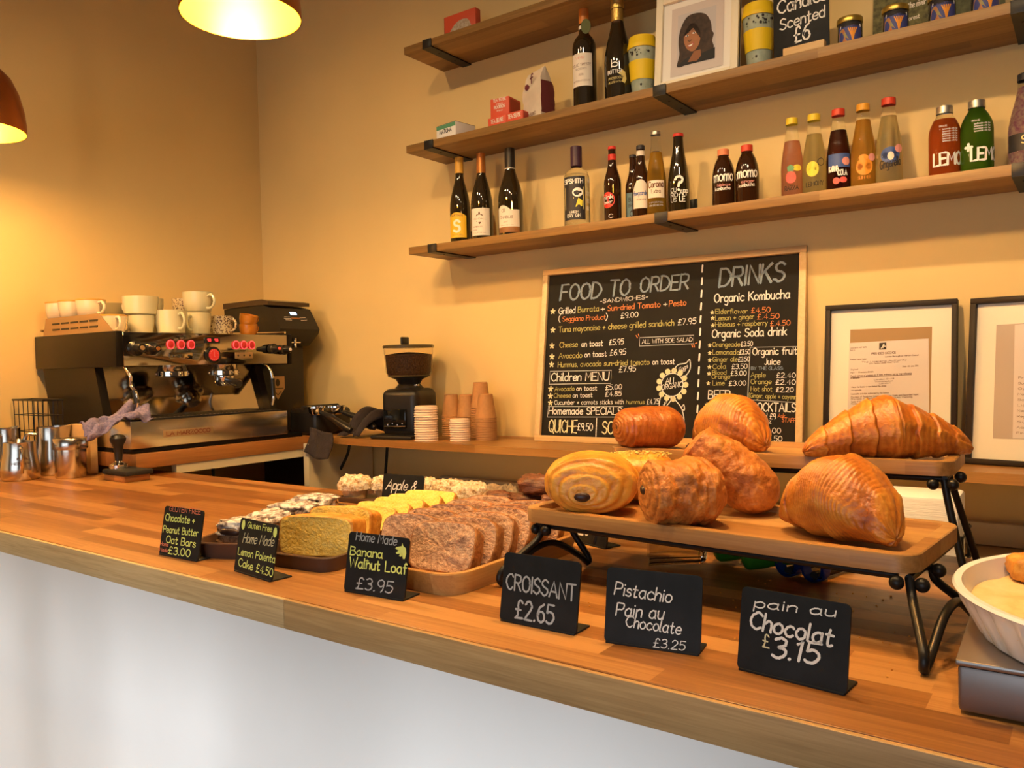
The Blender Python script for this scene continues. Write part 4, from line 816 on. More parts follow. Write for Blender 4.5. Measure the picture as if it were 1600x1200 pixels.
for i, (p, q, lab) in enumerate((((.712, -.300, 1.148), (.93, -.315, 1.062), 'portafilter with bright rim, left of the two resting by the knock box'), ((.792, -.262, 1.150), (.985, -.24, 1.068), 'portafilter with dark basket, right of the two resting by the knock box'))):
    t = thing('portafilter', lab, 'portafilter', p, 0, 'spare portafilters'); d = Vector(q)-Vector(p)
    MB().lathe([(.024, -.030), (.030, -.022), (.032, -.004), (.037, -.002), (.037, .004), (.033, .004), (.030, -.020), (0, -.024)], 30).build('basket', M['chrome'], t)
    MB().tube([d.normalized()*.033+Vector((0, 0, -.008)), d*.45, d*.9, d], [.009, .013, .017, .010], 14).build('handle', M['black_grip'], t)
# dark towel heaped at the corner of the ledges
M['towel'] = mat('charcoal_towel', (.028, .020, .022), .95, var=.25, vscale=40, bump=.5, bscale=120)
def ftw(u, v):
    n1 = noise.noise(Vector((u*2.6, v*2.2, 4.2))); x = .86+.125*u
    z = ZL+.006+(.085*math.exp(-((u-.42)/.16)**2)+.075*math.exp(-((u-.90)/.13)**2)+.02)*math.sin(PI*min(1, max(0, v)))**.7+.016*abs(n1)
    return (x, -.325+.24*v+.02*n1, z)
sheet('bar_towel', 'heap of dark charcoal towel lying on the ledge beside the small grinder', 'towel', ftw, 40, 22, M['towel'], .004)
def fhang(u, v):
    a = (.70, -.322, 1.066); b = (.86, -.352, 1.052); c = (.725, -.372, .975); d = (.87, -.380, .955)
    p = [a[i]*(1-u)*(1-v)+b[i]*u*(1-v)+c[i]*(1-u)*v+d[i]*u*v for i in range(3)]
    return (p[0]+.01*math.sin(v*4), p[1]+.008*math.sin(u*7), p[2]-.012*math.sin(u*PI)*v)
t = sheet('striped_towel', 'dark folded towel end with two pale stripes hanging over the ledge corner', 'towel', fhang, 16, 12, M['towel'], .006)
mb = MB()
for uu in (.66, .76): 
    P = [Vector(fhang(uu, k/10))+Vector((0, -.0012, 0)) for k in range(10)]; mb.tube(P, .0022, 6)
s_ = mb.build('stripes', M['ivory'], t)
# small grinder on the back ledge
t = thing('coffee_grinder', 'small black coffee grinder with a bean hopper, on the back ledge', 'coffee grinder', (1.105, -.185, ZL), math.radians(10))
MB().box((0, .02, .095), (.165, .165, .185), .03, 5).build('body', M['black_plastic'], t); MB().box((0, -.02, .007), (.185, .20, .014), .006).build('base', M['black_plastic'], t)
MB().lathe([(.060, .185), (.05, .195), (.042, .205), (.052, .222), (.085, .236)], 30, (0, .02, 0)).build('collar', M['black_plastic'], t)
hp = MB().lathe([(.083, .236), (.090, .250), (.096, .335), (.096, .345), (.0945, .345), (.0935, .335), (.0875, .250), (.080, .238)], 40, (0, .02, 0), cap0=False, cap1=False).build('hopper', mat('clear_hopper', (.95, .92, .86), .02, trans=1.0, ior=1.05), t)
bm_ = mat('roasted_beans', (.022, .009, .003), .45, col2=(.13, .055, .02), vscale=220, bump=1.0, bscale=160)
MB().lathe([(.080, .239), (.086, .250), (.0905, .318), (.04, .326), (0, .328)], 36, (0, .02, 0)).build('coffee_beans', bm_, t)
MB().lathe([(.099, .344), (.100, .352), (.097, .356), (.0, .357)], 40, (0, .02, 0)).build('lid', mat('hopper_lid', (.075, .055, .025), .25), t)
MB().box((0, -.005, .372), (.010, .05, .03), .004).build('lid_grip', M['black_plastic'], t)
MB().box((-.01, -.068, .075), (.10, .012, .075), .004).build('dosing_panel', mat('gloss_panel', (.006, .006, .006), .1), t)
mb = MB()
for i in range(4): mb.ball((-.04+.022*i, -.075, .052+.005*(i % 2)), .004, 8, 6)
mb.tube([(-.055, -.076, .045), (.04, -.076, .047)], .002, 6); mb.build('controls', M['chrome'], t); MB().ball((.045, .0, .20), (.012, .012, .008)).build('adjuster', M['chrome'], t)
# paper cups and lids
M['kraft'] = mat('kraft_paper', (.42, .205, .075), .7, var=.08, vscale=60); M['lid_white'] = mat('paper_lid', (.78, .60, .46), .5)
def cup_shape(r0, r1, h):
    mb = MB(); mb.lathe([(r0, 0), (r0+.0016, .0012), (r0, .0032), (r0-.0006, .004), (r1, h-.002), (r1-.003, h)], 32, cap0=False); return mb
def cup_stack(x, y, n, r0, r1, h, pitch, where):
    first = None
    for i in range(n):
        top = i == n-1
        lab = 'brown paper cup on top of the stack '+where if top else ('brown paper cup at the bottom of the stack '+where if i == 0 else 'brown paper cup inside the stack '+where)
        grp = 'paper cups '+where
        z = ZL+i*pitch
        if first is None:
            first = cup_shape(r0, r1, h).build('paper_cup', M['kraft'], loc=(x, y, z)); tag(first, lab, 'paper cup', grp)
        else:
            c = first.copy(); C.objects.link(c); c.location = (x+rnd.uniform(-.0006, .0006), y, z); tag(c, lab, 'paper cup', grp)
cup_stack(1.475, -.165, 14, .0390, .0262, .088, .0061, 'standing rightmost')
cup_stack(1.392, -.088, 14, .0375, .0265, .098, .0085, 'standing tallest, behind the small lids')
cup_stack(1.312, -.075, 11, .0375, .0275, .086, .0075, 'half hidden between the two lid stacks')
cup_stack(1.232, -.07, 11, .0375, .0265, .086, .0075, 'behind the tall stack of white lids')
def lid_stack(x, y, n, r, pitch, where):
    first = None
    for i in range(n):
        z = ZL+i*pitch; lab = ('white cup lid topmost of the ' if i == n-1 else 'white cup lid lowest in the ' if i == 0 else 'white cup lid within the ')+where
        if first is None:
            first = MB().lathe([(r, 0), (r+.001, .0015), (r, .003), (r*.97, .0035), (r*.94, .0115), (r*.86, .0135), (r*.5, .0135), (0, .0137)], 32).build('cup_lid', M['lid_white'], loc=(x, y, z)); tag(first, lab, 'lid', 'cup lids in the '+where)
        else:
            c = first.copy(); C.objects.link(c); c.location = (x+rnd.uniform(-.0012, .0012), y+rnd.uniform(-.001, .001), z); tag(c, lab, 'lid', 'cup lids in the '+where)
lid_stack(1.283, -.275, 14, .043, .0088, 'tall stack by the small grinder')
lid_stack(1.405, -.228, 9, .0375, .0083, 'short stack in front of the cups')
# cables below the ledge
for pts, lab in (([(.86, -.26, 1.003), (.80, -.22, .95), (.70, -.18, .86), (.66, -.15, .80)], 'black cable slanting down below the ledge corner'), ([(.93, -.12, 1.003), (.905, -.10, .95), (.885, -.09, .87), (.88, -.09, .80)], 'black cable dropping behind the leftmost pie, right of the slanting cable'), ([(.665, -.75, .98), (.63, -.72, .90), (.60, -.70, .82), (.60, -.70, .60)], 'thin dark cable hanging in the recess under the side worktop')):
    o = MB().tube(crom(pts, 5), .006, 8).build('cable', M['rubber']); tag(o, lab, 'cable', 'power cables')

# ---------------------------------------------------------------- left end of the counter
def jug(loc, r, h, label, rz=0, m=None):
    t = thing('milk_jug', label, 'jug', loc, rz, 'steel milk jugs')
    prof = [(0, .0015), (r*.92, 0), (r, .006), (r*.985, h*.35), (r*.86, h*.72), (r*.84, h*.97), (r*.85, h), (r*.82, h), (r*.80, h*.9), (r*.83, h*.7), (r*.95, h*.3), (r*.9, .006), (0, .005)]
    mb = MB(); mb.lathe(prof, 40)
    for i, v in enumerate(mb.v):
        a = math.atan2(v[1], v[0]); k = max(0, math.cos(a-0))**14
        if v[2] > h*.8: mb.v[i] = (v[0]+.016*k*(v[2]/h-.8)/.2, v[1], v[2]+.006*k*(v[2]/h-.8)/.2)
    mb.build('body', M['steel'], t)
    MB().tube(crom([(-r*.84, 0, h*.86), (-r*.84-.030, 0, h*.84), (-r*.84-.036, 0, h*.5), (-r*.98, 0, h*.22)], 5), [.006]*16, 8).build('handle', M['steel'], t)
    return t
t = jug((.375, -1.272, ZC), .058, .125, 'steel milk jug nearest the front with small dark print', math.radians(160))
lines_on([('milk', -.012, .070, .020, .070, .010), ('MEDIUM', -.030, .054, .022, .054, .008)], cyl(.0565, math.radians(-20-160), .001), M['brown_ink'], t, wk=.16)
jug((.245, -1.255, ZC), .045, .165, 'steel milk jug half hidden behind the front jug', math.radians(120))
jug((.325, -1.145, ZC), .058, .165, 'tall steel milk jug standing behind the lidded tin', math.radians(70))
t = thing('shaker_tin', 'round steel shaker tin with a wide screw lid', 'tin', (.482, -1.160, ZC))
MB().lathe([(0, .001), (.046, 0), (.048, .003), (.048, .100)], 36).build('body', M['steel'], t); MB().lathe([(.0525, .096), (.054, .099), (.054, .128), (.050, .133), (.040, .134), (0, .136)], 36, cap0=False).build('lid', M['steel'], t)
t = thing('paper_packet', 'open kraft paper packet standing behind the steel jugs', 'packet', (.405, -1.078, ZC))
MB().box((0, 0, .085), (.14, .026, .17), .004).build('packet', mat('pale_kraft', (.60, .37, .15), .7, var=.1, vscale=30, bump=.2), t)
t = thing('paper_cup', 'brown paper cup standing by the wire basket at the left edge', 'cup', (.075, -1.185, ZC))
MB().lathe([(0, .001), (.026, 0), (.036, .150), (.0375, .153), (.034, .152), (.025, .004), (0, .004)], 28).build('body', mat('tan_cup', (.34, .14, .05), .7), t)
t, patch, text, blob = bottle('glass bottle with a green label cut off by the left edge', .085, -1.275, ZC, 'lemo', .038, .20, M['clear_glass'], M['cap_silver'], .92, 1.1, liquid=mat('pale_cordial', (.75, .55, .35), .3), fill=.85, face=-20)
patch('label', mat('olive_label', (.22, .22, .05), .6), .28, .62, .10)
t = thing('wire_basket', 'black wire basket against the left wall beside the espresso machine', 'basket', (.145, -1.108, ZC))
x0, x1, y0, y1, h = -.125, .115, -.035, .035, .255
t2 = MB(); t2.tube([(x0, y0, h), (x1, y0, h), (x1, y1, h), (x0, y1, h)], .0035, 8, closed=True); t2.build('rim', M['black_metal'], t)
mb = MB()
for z in (.20, .14, .08, .02): mb.tube([(x0+.006, y0+.003, z), (x1-.006, y0+.003, z), (x1-.006, y1-.003, z), (x0+.006, y1-.003, z)], .0016, 6, closed=True)
for i in range(7):
    x = x0+.008+i*(x1-x0-.016)/6
    mb.tube([(x, y0, h), (x, y0+.004, .004), (x, y1-.004, .004), (x, y1, h)], .0016, 6)
mb.tube([(x1, 0, h), (x1-.008, 0, .004)], .0016, 6); mb.build('wires', M['black_metal'], t)
t = thing('tamping_mat', 'black rubber tamping mat raised on a small added oak block beside the machine', 'mat', (.728, -1.102, ZC), 0)
MB().box((0, 0, .010), (.125, .085, .020), .002).build('block', M['ledgeY'], t); MB().box((.004, 0, .0285), (.150, .092, .016), .005).build('pad', M['rubber'], t)  # oak block is an added riser lifting the pad above the worktop
t = thing('coffee_tamper', 'coffee tamper with a black handle standing on the rubber mat', 'tamper', (.690, -1.108, ZC+.0368))
MB().lathe([(.029, 0), (.029, .012), (.022, .016), (.012, .020), (.010, .026)], 30).build('base', M['chrome'], t)
MB().lathe([(.011, .024), (.013, .05), (.016, .075), (.024, .088), (.025, .098), (.018, .108), (0, .111)], 30).build('handle', M['black_grip'], t)
# ---------------------------------------------------------------- menu chalkboard
def leaning(name, label, cat, O, yaw, tilt, group=None):
    return thing(name, label, cat, O, yaw, group, rx=-math.radians(tilt))
def up(y=0.0): return lambda u, v: (u, y, v)
t = leaning('menu_board', 'large framed chalkboard menu of food and drinks standing on the back ledge', 'chalkboard', (1.662, -0.126, 1.033), 0.0419, 8.0)
BW, BH = 0.9165, 0.6147
MB().box((BW/2, .012, BH/2), (BW-.01, .012, BH-.01)).build('slate', M['board_black'], t)
fw = .021
for c, d, m in (((BW/2, .005, fw/2), (BW, .024, fw), M['pale_wood']), ((BW/2, .005, BH-fw/2), (BW, .024, fw), M['pale_wood']), ((fw/2, .005, BH/2), (fw, .024, BH-2*fw), M['pale_woodV']), ((BW-fw/2, .005, BH/2), (fw, .024, BH-2*fw), M['pale_woodV'])):
    MB().box(c, d, .002).build('frame_rail', m, t)
f = up(.0054); LN = lambda lines, m, **k: lines_on(lines, f, m, t, **k)
LN([('FOOD',0.0703,0.5006,0.2285,0.5002,0.0558), ('TO',0.263,0.5043,0.3375,0.5038,0.0537), ('ORDER',0.377,0.5092,0.545,0.5097,0.0494), ('DRINKS',0.6487,0.5082,0.8486,0.5133,0.0584)], M['blue_ink'], wk=.12, slant=.08)
LN([('FOOD',0.0732,0.5023,0.2312,0.502,0.0525), ('TO',0.2656,0.506,0.3401,0.5055,0.0505), ('ORDER',0.3795,0.5109,0.5474,0.5113,0.0463), ('DRINKS',0.6515,0.5103,0.8512,0.5154,0.0554)], M['grey_ink'], wk=.035, slant=.08)
LN([('-SANDWICHES-',0.2295,0.4812,0.4074,0.4858,0.014), ('Grilled',0.0672,0.4519,0.1338,0.4529,0.0222), ('+',0.2344,0.4532,0.2489,0.4536,0.019), ('+',0.4631,0.4563,0.4769,0.4567,0.0181), ('£9.00',0.311,0.4254,0.3741,0.4266,0.0174), ('(',0.0688,0.4245,0.0748,0.4242,0.0222), (')',0.2547,0.422,0.2608,0.4223,0.0214), ('£7.95',0.5156,0.3927,0.5766,0.3947,0.019),
    ('on toast',0.1655,0.3322,0.2475,0.3329,0.0191), ('£5.95',0.2714,0.334,0.3253,0.3367,0.0187), ('ALL WITH SIDE SALAD',0.3925,0.3358,0.5666,0.3378,0.0133), ('on toast',0.1796,0.2952,0.263,0.297,0.0189), ('£6.95',0.2765,0.2992,0.335,0.3015,0.0186), ('on toast',0.4329,0.2656,0.5095,0.266,0.018), ('£7.95',0.3131,0.242,0.3738,0.2442,0.0184),
    ('Children MENU',0.0501,0.213,0.276,0.2147,0.0283), ('on toast',0.1539,0.1796,0.2325,0.1809,0.0151), ('£5.00',0.2653,0.1822,0.3258,0.1852,0.016), ('on toast',0.1409,0.1557,0.2164,0.1573,0.0151), ('£4.85',0.2651,0.1594,0.3256,0.1627,0.016), ('Cucumber + carrots sticks with',0.0683,0.1298,0.3348,0.1349,0.0153), ('£4.75',0.4182,0.1345,0.4606,0.1367,0.0166),
    ('Homemade SPECIALS',0.0474,0.0964,0.3286,0.0992,0.0243), ('£9.50',0.165,0.0435,0.223,0.0432,0.0236), ('Organic Kombucha',0.635,0.4597,0.8675,0.4594,0.0268), ('Organic Soda drink',0.6318,0.3471,0.8606,0.3471,0.0254), ('£3.50',0.7237,0.3167,0.76,0.3173,0.0147), ('£3.50',0.7199,0.292,0.7524,0.2924,0.0147), ('£3.50',0.7166,0.2696,0.7514,0.27,0.0146), ('£3.50',0.6975,0.2474,0.7453,0.2478,0.0147), ('£3.00',0.6947,0.226,0.7432,0.2266,0.0147), ('£3.00',0.69,0.1951,0.743,0.196,0.0146),
    ('BEER',0.6255,0.1542,0.6947,0.1541,0.0262), ('Organic fruit',0.7608,0.2894,0.8925,0.2889,0.0212), ('Juice',0.7973,0.2592,0.8442,0.2584,0.0188), ('£2.40',0.8345,0.2192,0.89,0.2187,0.0142), ('£2.40',0.8324,0.1985,0.8904,0.1982,0.0142), ('£2.20',0.834,0.1756,0.8847,0.1757,0.0142), ('COCKTAILS',0.764,0.1176,0.8923,0.1168,0.0253), ('£9',0.8179,0.095,0.835,0.0943,0.0163), ('Aperol',0.7619,0.0972,0.8109,0.097,0.0154), ('Spritz',0.7706,0.0804,0.822,0.081,0.0142), ('£6.00',0.7932,0.0525,0.8509,0.0526,0.0152), ('£6.50',0.7992,0.0283,0.8552,0.0292,0.0152), ('ALL',0.481,0.2016,0.5168,0.2055,0.0177), ('ORGANIC',0.4693,0.1821,0.5387,0.1926,0.0165), ('Eggs',0.5247,0.2382,0.5546,0.253,0.0141), ('MILK',0.4755,0.1245,0.4896,0.1446,0.0106)],
   M['white_ink'], wk=.122)
LN([('Burrata',0.1445,0.4542,0.226,0.4549,0.0193), ('Tuna mayonaise + cheese grilled sandwich',0.071,0.3868,0.502,0.3922,0.0195), ('Cheese',0.0779,0.3316,0.1491,0.3327,0.0194), ('Avocado',0.0765,0.293,0.169,0.2942,0.0193), ('Hummus, avocado sun-dried tomato',0.0753,0.2622,0.4214,0.2658,0.018), ('Avocado',0.067,0.1777,0.1453,0.1796,0.0154), ('Cheese',0.0647,0.154,0.1323,0.1557,0.0153), ('hummus',0.3448,0.135,0.4098,0.1362,0.0133),
    ('Elderflower',0.6392,0.423,0.7414,0.4193,0.0151), ('Lemon + ginger',0.6399,0.4016,0.7615,0.4014,0.015), ('Hibiscus + raspberry',0.6406,0.3813,0.8034,0.3798,0.015), ('Orangeade',0.6339,0.3183,0.7203,0.3168,0.015), ('Lemonade',0.6348,0.2941,0.7188,0.2921,0.0149), ('Ginger ale',0.6355,0.2712,0.7138,0.2708,0.0149), ('Cola',0.6363,0.2477,0.6786,0.2488,0.0149), ('Blood',0.6358,0.2294,0.6803,0.2301,0.0137), ('Orange',0.6345,0.2169,0.6922,0.2176,0.0137), ('Lime',0.6381,0.1964,0.6757,0.1968,0.0148), ('Moretti',0.6275,0.1309,0.6909,0.1316,0.0148), ('Corona',0.6283,0.1082,0.6916,0.1093,0.0147), ('Apple',0.7572,0.221,0.8011,0.2206,0.0145), ('Orange',0.7578,0.2004,0.8189,0.2002,0.0144), ('Hot shot',0.7584,0.1782,0.8222,0.1783,0.0144), ('(Ginger, apple + cayenne)',0.7529,0.1589,0.9044,0.1543,0.0133)], M['olive_ink'], wk=.112)
LN([('Sun-dried Tomato',0.26,0.453,0.4517,0.4558,0.0189), ('Pesto',0.4833,0.4552,0.5409,0.4566,0.0192), ('Seggiano Product',0.0843,0.4251,0.2532,0.4246,0.0169), ('£4.50',0.7526,0.4198,0.8105,0.4195,0.0158), ('£.4.50',0.7715,0.3992,0.838,0.3987,0.0157), ('£.4.50',0.8116,0.3767,0.8705,0.3768,0.0156), ('Ask',0.8413,0.0998,0.8624,0.0991,0.0119), ('STAFF!!',0.8538,0.0866,0.8982,0.0849,0.0129)], M['orange_ink'], wk=.12)
LN([('QUICHE',0.0519,0.034,0.1619,0.0341,0.042), ('SOUP',0.2606,0.0339,0.3462,0.0341,0.0415)], M['cream_ink'], wk=.10)
LN([('BY THE GLASS:',0.7577,0.2437,0.8536,0.2424,0.0095)], M['blue_ink'], wk=.15)
mb = MB()
for q in ([(0.3838, 0.3281),(0.5705, 0.3301),(0.5707, 0.3575),(0.3838, 0.3561)], [(0.0433, 0.2021),(0.2846, 0.2042),(0.2852, 0.2485),(0.0436, 0.2479)], [(0.0428, 0.0861),(0.3316, 0.0914),(0.3326, 0.1264),(0.0436, 0.1232)], [(0.7492, 0.1522),(0.9072, 0.1436),(0.9071, 0.3112),(0.7529, 0.313)]):
    mb = MB(); ribbon(mb, q+[q[0]], .0026, f); mb.build('ruled_box', M['grey_ink'], t, 0)
mb = MB()
for a, b in zip([0.5921]*13, range(13)):
    v0 = 0.583; v1 = 0.0667; z = v0+(v1-v0)*b/12.6
    ribbon(mb, [(a, z), (a-.001, z-.021)], .0055, f)
q = [(0.2374, 0.0854),(0.2407, 0.0211)]
for k in range(6): z = q[0][1]+(q[1][1]-q[0][1])*k/6; ribbon(mb, [(q[0][0], z), (q[0][0], z-.008)], .0032, f)
mb.build('dashed_rules', M['white_ink'], t, 0)
mb = MB()
for (u, v) in [(0.0427, 0.463),(0.0467, 0.3956),(0.0463, 0.339),(0.0486, 0.3001),(0.0488, 0.2723),(0.0503, 0.1854),(0.0503, 0.1604),(0.0517, 0.136)]:
    mb = MB()
    for a in range(5): an = PI/2+2*PI*a/5; ribbon(mb, [(u, v), (u+.0085*math.cos(an), v+.0085*math.sin(an))], .005, f)
    mb.build('star_bullet', M['cream_ink'], t, 0)
for (u, v) in [(0.629, 0.4282),(0.6308, 0.4095),(0.6322, 0.3863),(0.6244, 0.3226),(0.6252, 0.2984),(0.626, 0.2754),(0.6256, 0.2542),(0.6251, 0.2336),(0.6238, 0.2027),(0.6215, 0.1354),(0.6222, 0.1138)]:
    mb = MB()
    for a in range(5): an = PI/2+2*PI*a/5; ribbon(mb, [(u, v), (u+.005*math.cos(an), v+.005*math.sin(an))], .0035, f)
    mb.build('star_bullet', M['cream_ink'], t, 0)
mb = MB(); (cu, cv), (ru, rv) = [(0.5035, 0.1985),(0.5506, 0.1984)]; rr = ru-cu
for k in range(13): a = 2*PI*k/13; poly_on(mb, disc(cu+rr*.98*math.cos(a), cv+rr*.98*math.sin(a), rr*.20, n=10), f)
mb.build('flower_petals', M['cream_ink'], t, 0)
mb = MB(); ribbon(mb, disc(cu, cv, rr*.80)+disc(cu, cv, rr*.80)[:1], .003, f)
for q in ([(0.5061, 0.2425),(0.5207, 0.2629),(0.548, 0.2682),(0.5597, 0.2796),(0.5626, 0.2505),(0.5495, 0.2286),(0.5315, 0.2218)], [(0.4658, 0.1603),(0.4623, 0.1397),(0.4645, 0.1162),(0.4829, 0.1252),(0.5035, 0.1517),(0.494, 0.1587)], [(0.5064, 0.1576),(0.5223, 0.1431),(0.5383, 0.123),(0.5473, 0.0943),(0.5488, 0.0713)], [(0.5382, 0.1259),(0.5458, 0.1346),(0.5483, 0.1173),(0.5397, 0.1201)], [(0.5474, 0.0914),(0.5364, 0.0941),(0.5387, 0.0814),(0.5485, 0.0799)]): ribbon(mb, [(p.x, p.y) for p in crom([(a, b, 0) for a, b in q], 4)], .003, f)
mb.build('flower_outline', M['white_ink'], t, 0)
mb = MB()
for q in ([(0.3704, 0.3639),(0.3753, 0.3564)], [(0.378, 0.3684),(0.381, 0.361)], [(0.5645, 0.3291),(0.5685, 0.3191)], [(0.5718, 0.3289),(0.5745, 0.3189)], [(0.5765, 0.3305),(0.5824, 0.3326)]): ribbon(mb, q, .003, f)
mb.build('sparkle_marks', M['orange_ink'], t, 0)
# ---------------------------------------------------------------- framed documents
M['frame_dark'] = mat('dark_frame', (.022, .013, .008), .5, spec=.25); M['mount_white'] = mat('white_mount', (.82, .74, .60), .7); M['kraft_card'] = mat('kraft_card', (.36, .22, .095), .7); M['page'] = mat('printed_page', (.70, .60, .54), .7); M['grey_card'] = mat('grey_card', (.47, .38, .31), .7)
def docframe(label, O, yaw, W, H, tilt):
    t = leaning('document_frame', label, 'picture', O, yaw, tilt, 'black framed documents')
    MB().box((W/2, .012, H/2), (W-.004, .010, H-.004)).build('backing', M['frame_dark'], t); fw = .0140
    for c, d in (((W/2, .004, fw/2), (W, .028, fw)), ((W/2, .004, H-fw/2), (W, .028, fw)), ((fw/2, .004, H/2), (fw, .028, H-2*fw)), ((W-fw/2, .004, H/2), (fw, .028, H-2*fw))): MB().box(c, d, .0015).build('frame_rail', M['frame_dark'], t)
    MB().box((W/2, .0063, H/2), (W-2*fw, .002, H-2*fw)).build('mount', M['mount_white'], t)
    return t
def quad(q, y, m, name, t): b = MB(); poly_on(b, q, up(y)); return b.build(name, m, t, 0)
W, H = 0.3363, 0.426
t = docframe('black framed licence document with printed lines, behind the big croissant', (2.638, -0.102, 1.033), 0.0175, W, H, 8)
quad([(0.0653, 0.0542),(0.2725, 0.0611),(0.2746, 0.3548),(0.0661, 0.3552)], .0050, M['kraft_card'], 'kraft_card', t)
pg = quad([(0.0633, 0.0638),(0.2707, 0.0701),(0.2663, 0.3225),(0.0645, 0.317)], .0046, M['page'], 'page', t)
f = up(.0042)
quad([(0.143, 0.2953),(0.1614, 0.2957),(0.1611, 0.3153),(0.1432, 0.3145)], .0042, M['dark_ink'], 'crest', pg)
mb = MB()
for q in ([(0.1483, 0.299),(0.1564, 0.3102)], [(0.1521, 0.3055),(0.1595, 0.3044)], [(0.1531, 0.2998),(0.1538, 0.3103)]): ribbon(mb, q, .002, up(.0039))
mb.build('crest_rays', M['ivory'], pg, 0)
lines_on([('PREMISES LICENCE',0.1238,0.2818,0.1859,0.2836,0.0058), ('LICENSING ACT 2003',0.0672,0.3003,0.111,0.302,0.0034), ('Part A',0.0673,0.294,0.08,0.2946,0.0034), ('Premises Licence Number',0.0678,0.2676,0.1107,0.2686,0.0034), ('London Borough of Merton Council',0.1592,0.2738,0.2423,0.2766,0.0038), ('The Licensing Authority',0.0983,0.2592,0.213,0.2642,0.0039), ('Civic Centre, London Road, Morden',0.1181,0.255,0.1939,0.2589,0.0034), ('Date 4th June 2014',0.2035,0.2455,0.2427,0.2472,0.0038), ('Signed',0.0693,0.2388,0.0888,0.2395,0.0034), ('Part 1 - Premises details',0.0695,0.2296,0.1291,0.2323,0.0039),
    ('Postal address of premises or, if none, ordnance survey map reference',0.0697,0.2199,0.2262,0.2265,0.0044), ('or description',0.0698,0.214,0.0937,0.2153,0.0039), ('London SW19',0.1317,0.2098,0.1826,0.2123,0.0038), ('Wimbledon',0.134,0.2036,0.1797,0.2062,0.0038), ('London',0.1451,0.1988,0.1733,0.2006,0.0038), ('Where the licence is time limited the dates',0.0717,0.1883,0.1626,0.1925,0.0039), ('Not applicable',0.0718,0.1796,0.0989,0.1811,0.0034), ('Licensable activities authorised by the licence',0.072,0.169,0.1694,0.1736,0.0039),
    ('Provision of Regulated Entertainment: Live Music and Recorded Music',0.0722,0.1598,0.2436,0.1688,0.0043), ('Provision of Facilities for Making Music, Dancing',0.0723,0.1545,0.2283,0.1622,0.0043), ('Supply of Alcohol',0.0725,0.1468,0.1084,0.149,0.0039), ('Provision of Late Night Refreshment',0.0726,0.141,0.1481,0.1452,0.0039), ('The times the licence authorises the carrying out',0.0737,0.1289,0.2252,0.1376,0.0043)], f, M['brown_ink'], pg, wk=.16)
quad([(0.0697, 0.2184),(0.2262, 0.2251),(0.2262, 0.2237),(0.0697, 0.2169)], .0042, M['brown_ink'], 'rule', pg)
W2, H2 = W, 0.4196
t = docframe('black framed document at the right edge, only its left half in view', (3.002, -0.175, 1.033), -0.1571, W2, H2, 9)
quad([(0.0589, 0.0661),(0.2704, 0.0701),(0.2641, 0.3556),(0.0575, 0.351)], .0050, M['grey_card'], 'grey_card', t)
pg = quad([(0.1019, 0.0683),(0.2543, 0.0712),(0.2477, 0.3565),(0.0978, 0.3498)], .0046, M['page'], 'page', t)
lines_on([(s, .110, .215-.0135*k, .20, .214-.0135*k, .005) for k, s in enumerate(('Premises Licence', 'Summary of terms', 'Opening hours', 'Monday to Sunday', 'Sale of alcohol', 'Licence holder', 'Name and address', 'Registered number', 'Supervisor', 'Access by children', 'Fire and safety'))], up(.0042), M['brown_ink'], pg, wk=.15)
# ---------------------------------------------------------------- price cards
def card(label, O, yaw, lines, w=.1205, h=.0915):
    t = thing('price_card', label, 'price card', O, yaw, 'black price cards'); a = math.radians(10.5)
    mp = lambda off: (lambda u, v: (u, v*math.sin(a)-off*math.cos(a), v*math.cos(a)+off*math.sin(a)+.0015))
    pts = rrect(w, h, .006, 4, w/2, h/2); n = len(pts)
    lo = [(u, max(v, 0)) for u, v in pts if True]
    vs = [mp(.0)(*p) for p in pts]+[mp(-.003)(*p) for p in pts]
    MB().add(vs, [tuple(range(n)), tuple(range(2*n-1, n-1, -1))]+[(i, (i+1) % n, n+(i+1) % n, n+i) for i in range(n)]).build('face', M['slate'], t, 30)
    MB().box((w/2, .020, .0016), (w-.004, .042, .003), .001).build('foot', M['slate'], t)
    for m, L, kw in lines:
        for ln in L: lines_on([ln], mp(.0006), M[m], t, **kw)
    return t, mp
t, mp = card('price card for chocolate and peanut butter oat bars', (1.821, -1.638, 0.958), 0.0328, [('red_ink', [('GLUTEN FREE',0.0161,0.083,0.1123,0.0843,0.0093), ('Home',0.0013,0.0168,0.0268,0.0171,0.0068), ('Made',0.0017,0.0057,0.0272,0.0061,0.0068)], dict(wk=.15)), ('lime_ink', [('Chocolate +',0.0067,0.064,0.0983,0.0657,0.0135), ('Peanut Butter',0.0049,0.0421,0.1127,0.0447,0.0122), ('Oat Bars',0.019,0.0236,0.1092,0.0243,0.0133), ('£3.00',0.0297,0.0044,0.0972,0.0055,0.0132)], dict(wk=.15))])
t, mp = card('price card for lemon polenta cake with two little lemons', (2.056, -1.638, 0.958), -0.1133, [('lime_ink', [('Gluten Free',0.0264,0.077,0.1033,0.079,0.0099), ('Lemon Polenta',0.0075,0.0286,0.1244,0.0313,0.012), ('Cake £4.50',0.0133,0.0103,0.1229,0.0081,0.013)], dict(wk=.14)), ('cream_ink', [('Home Made',0.0172,0.0503,0.1129,0.0565,0.0164)], dict(wk=.09, slant=.25))])
mb = MB()
for u, v in [(0.0123, 0.0803),(0.1141, 0.0793)]: poly_on(mb, disc(u, v, .0055, .0085), mp(.0006))
mb.build('lemons', M['lime_ink'], t, 0)
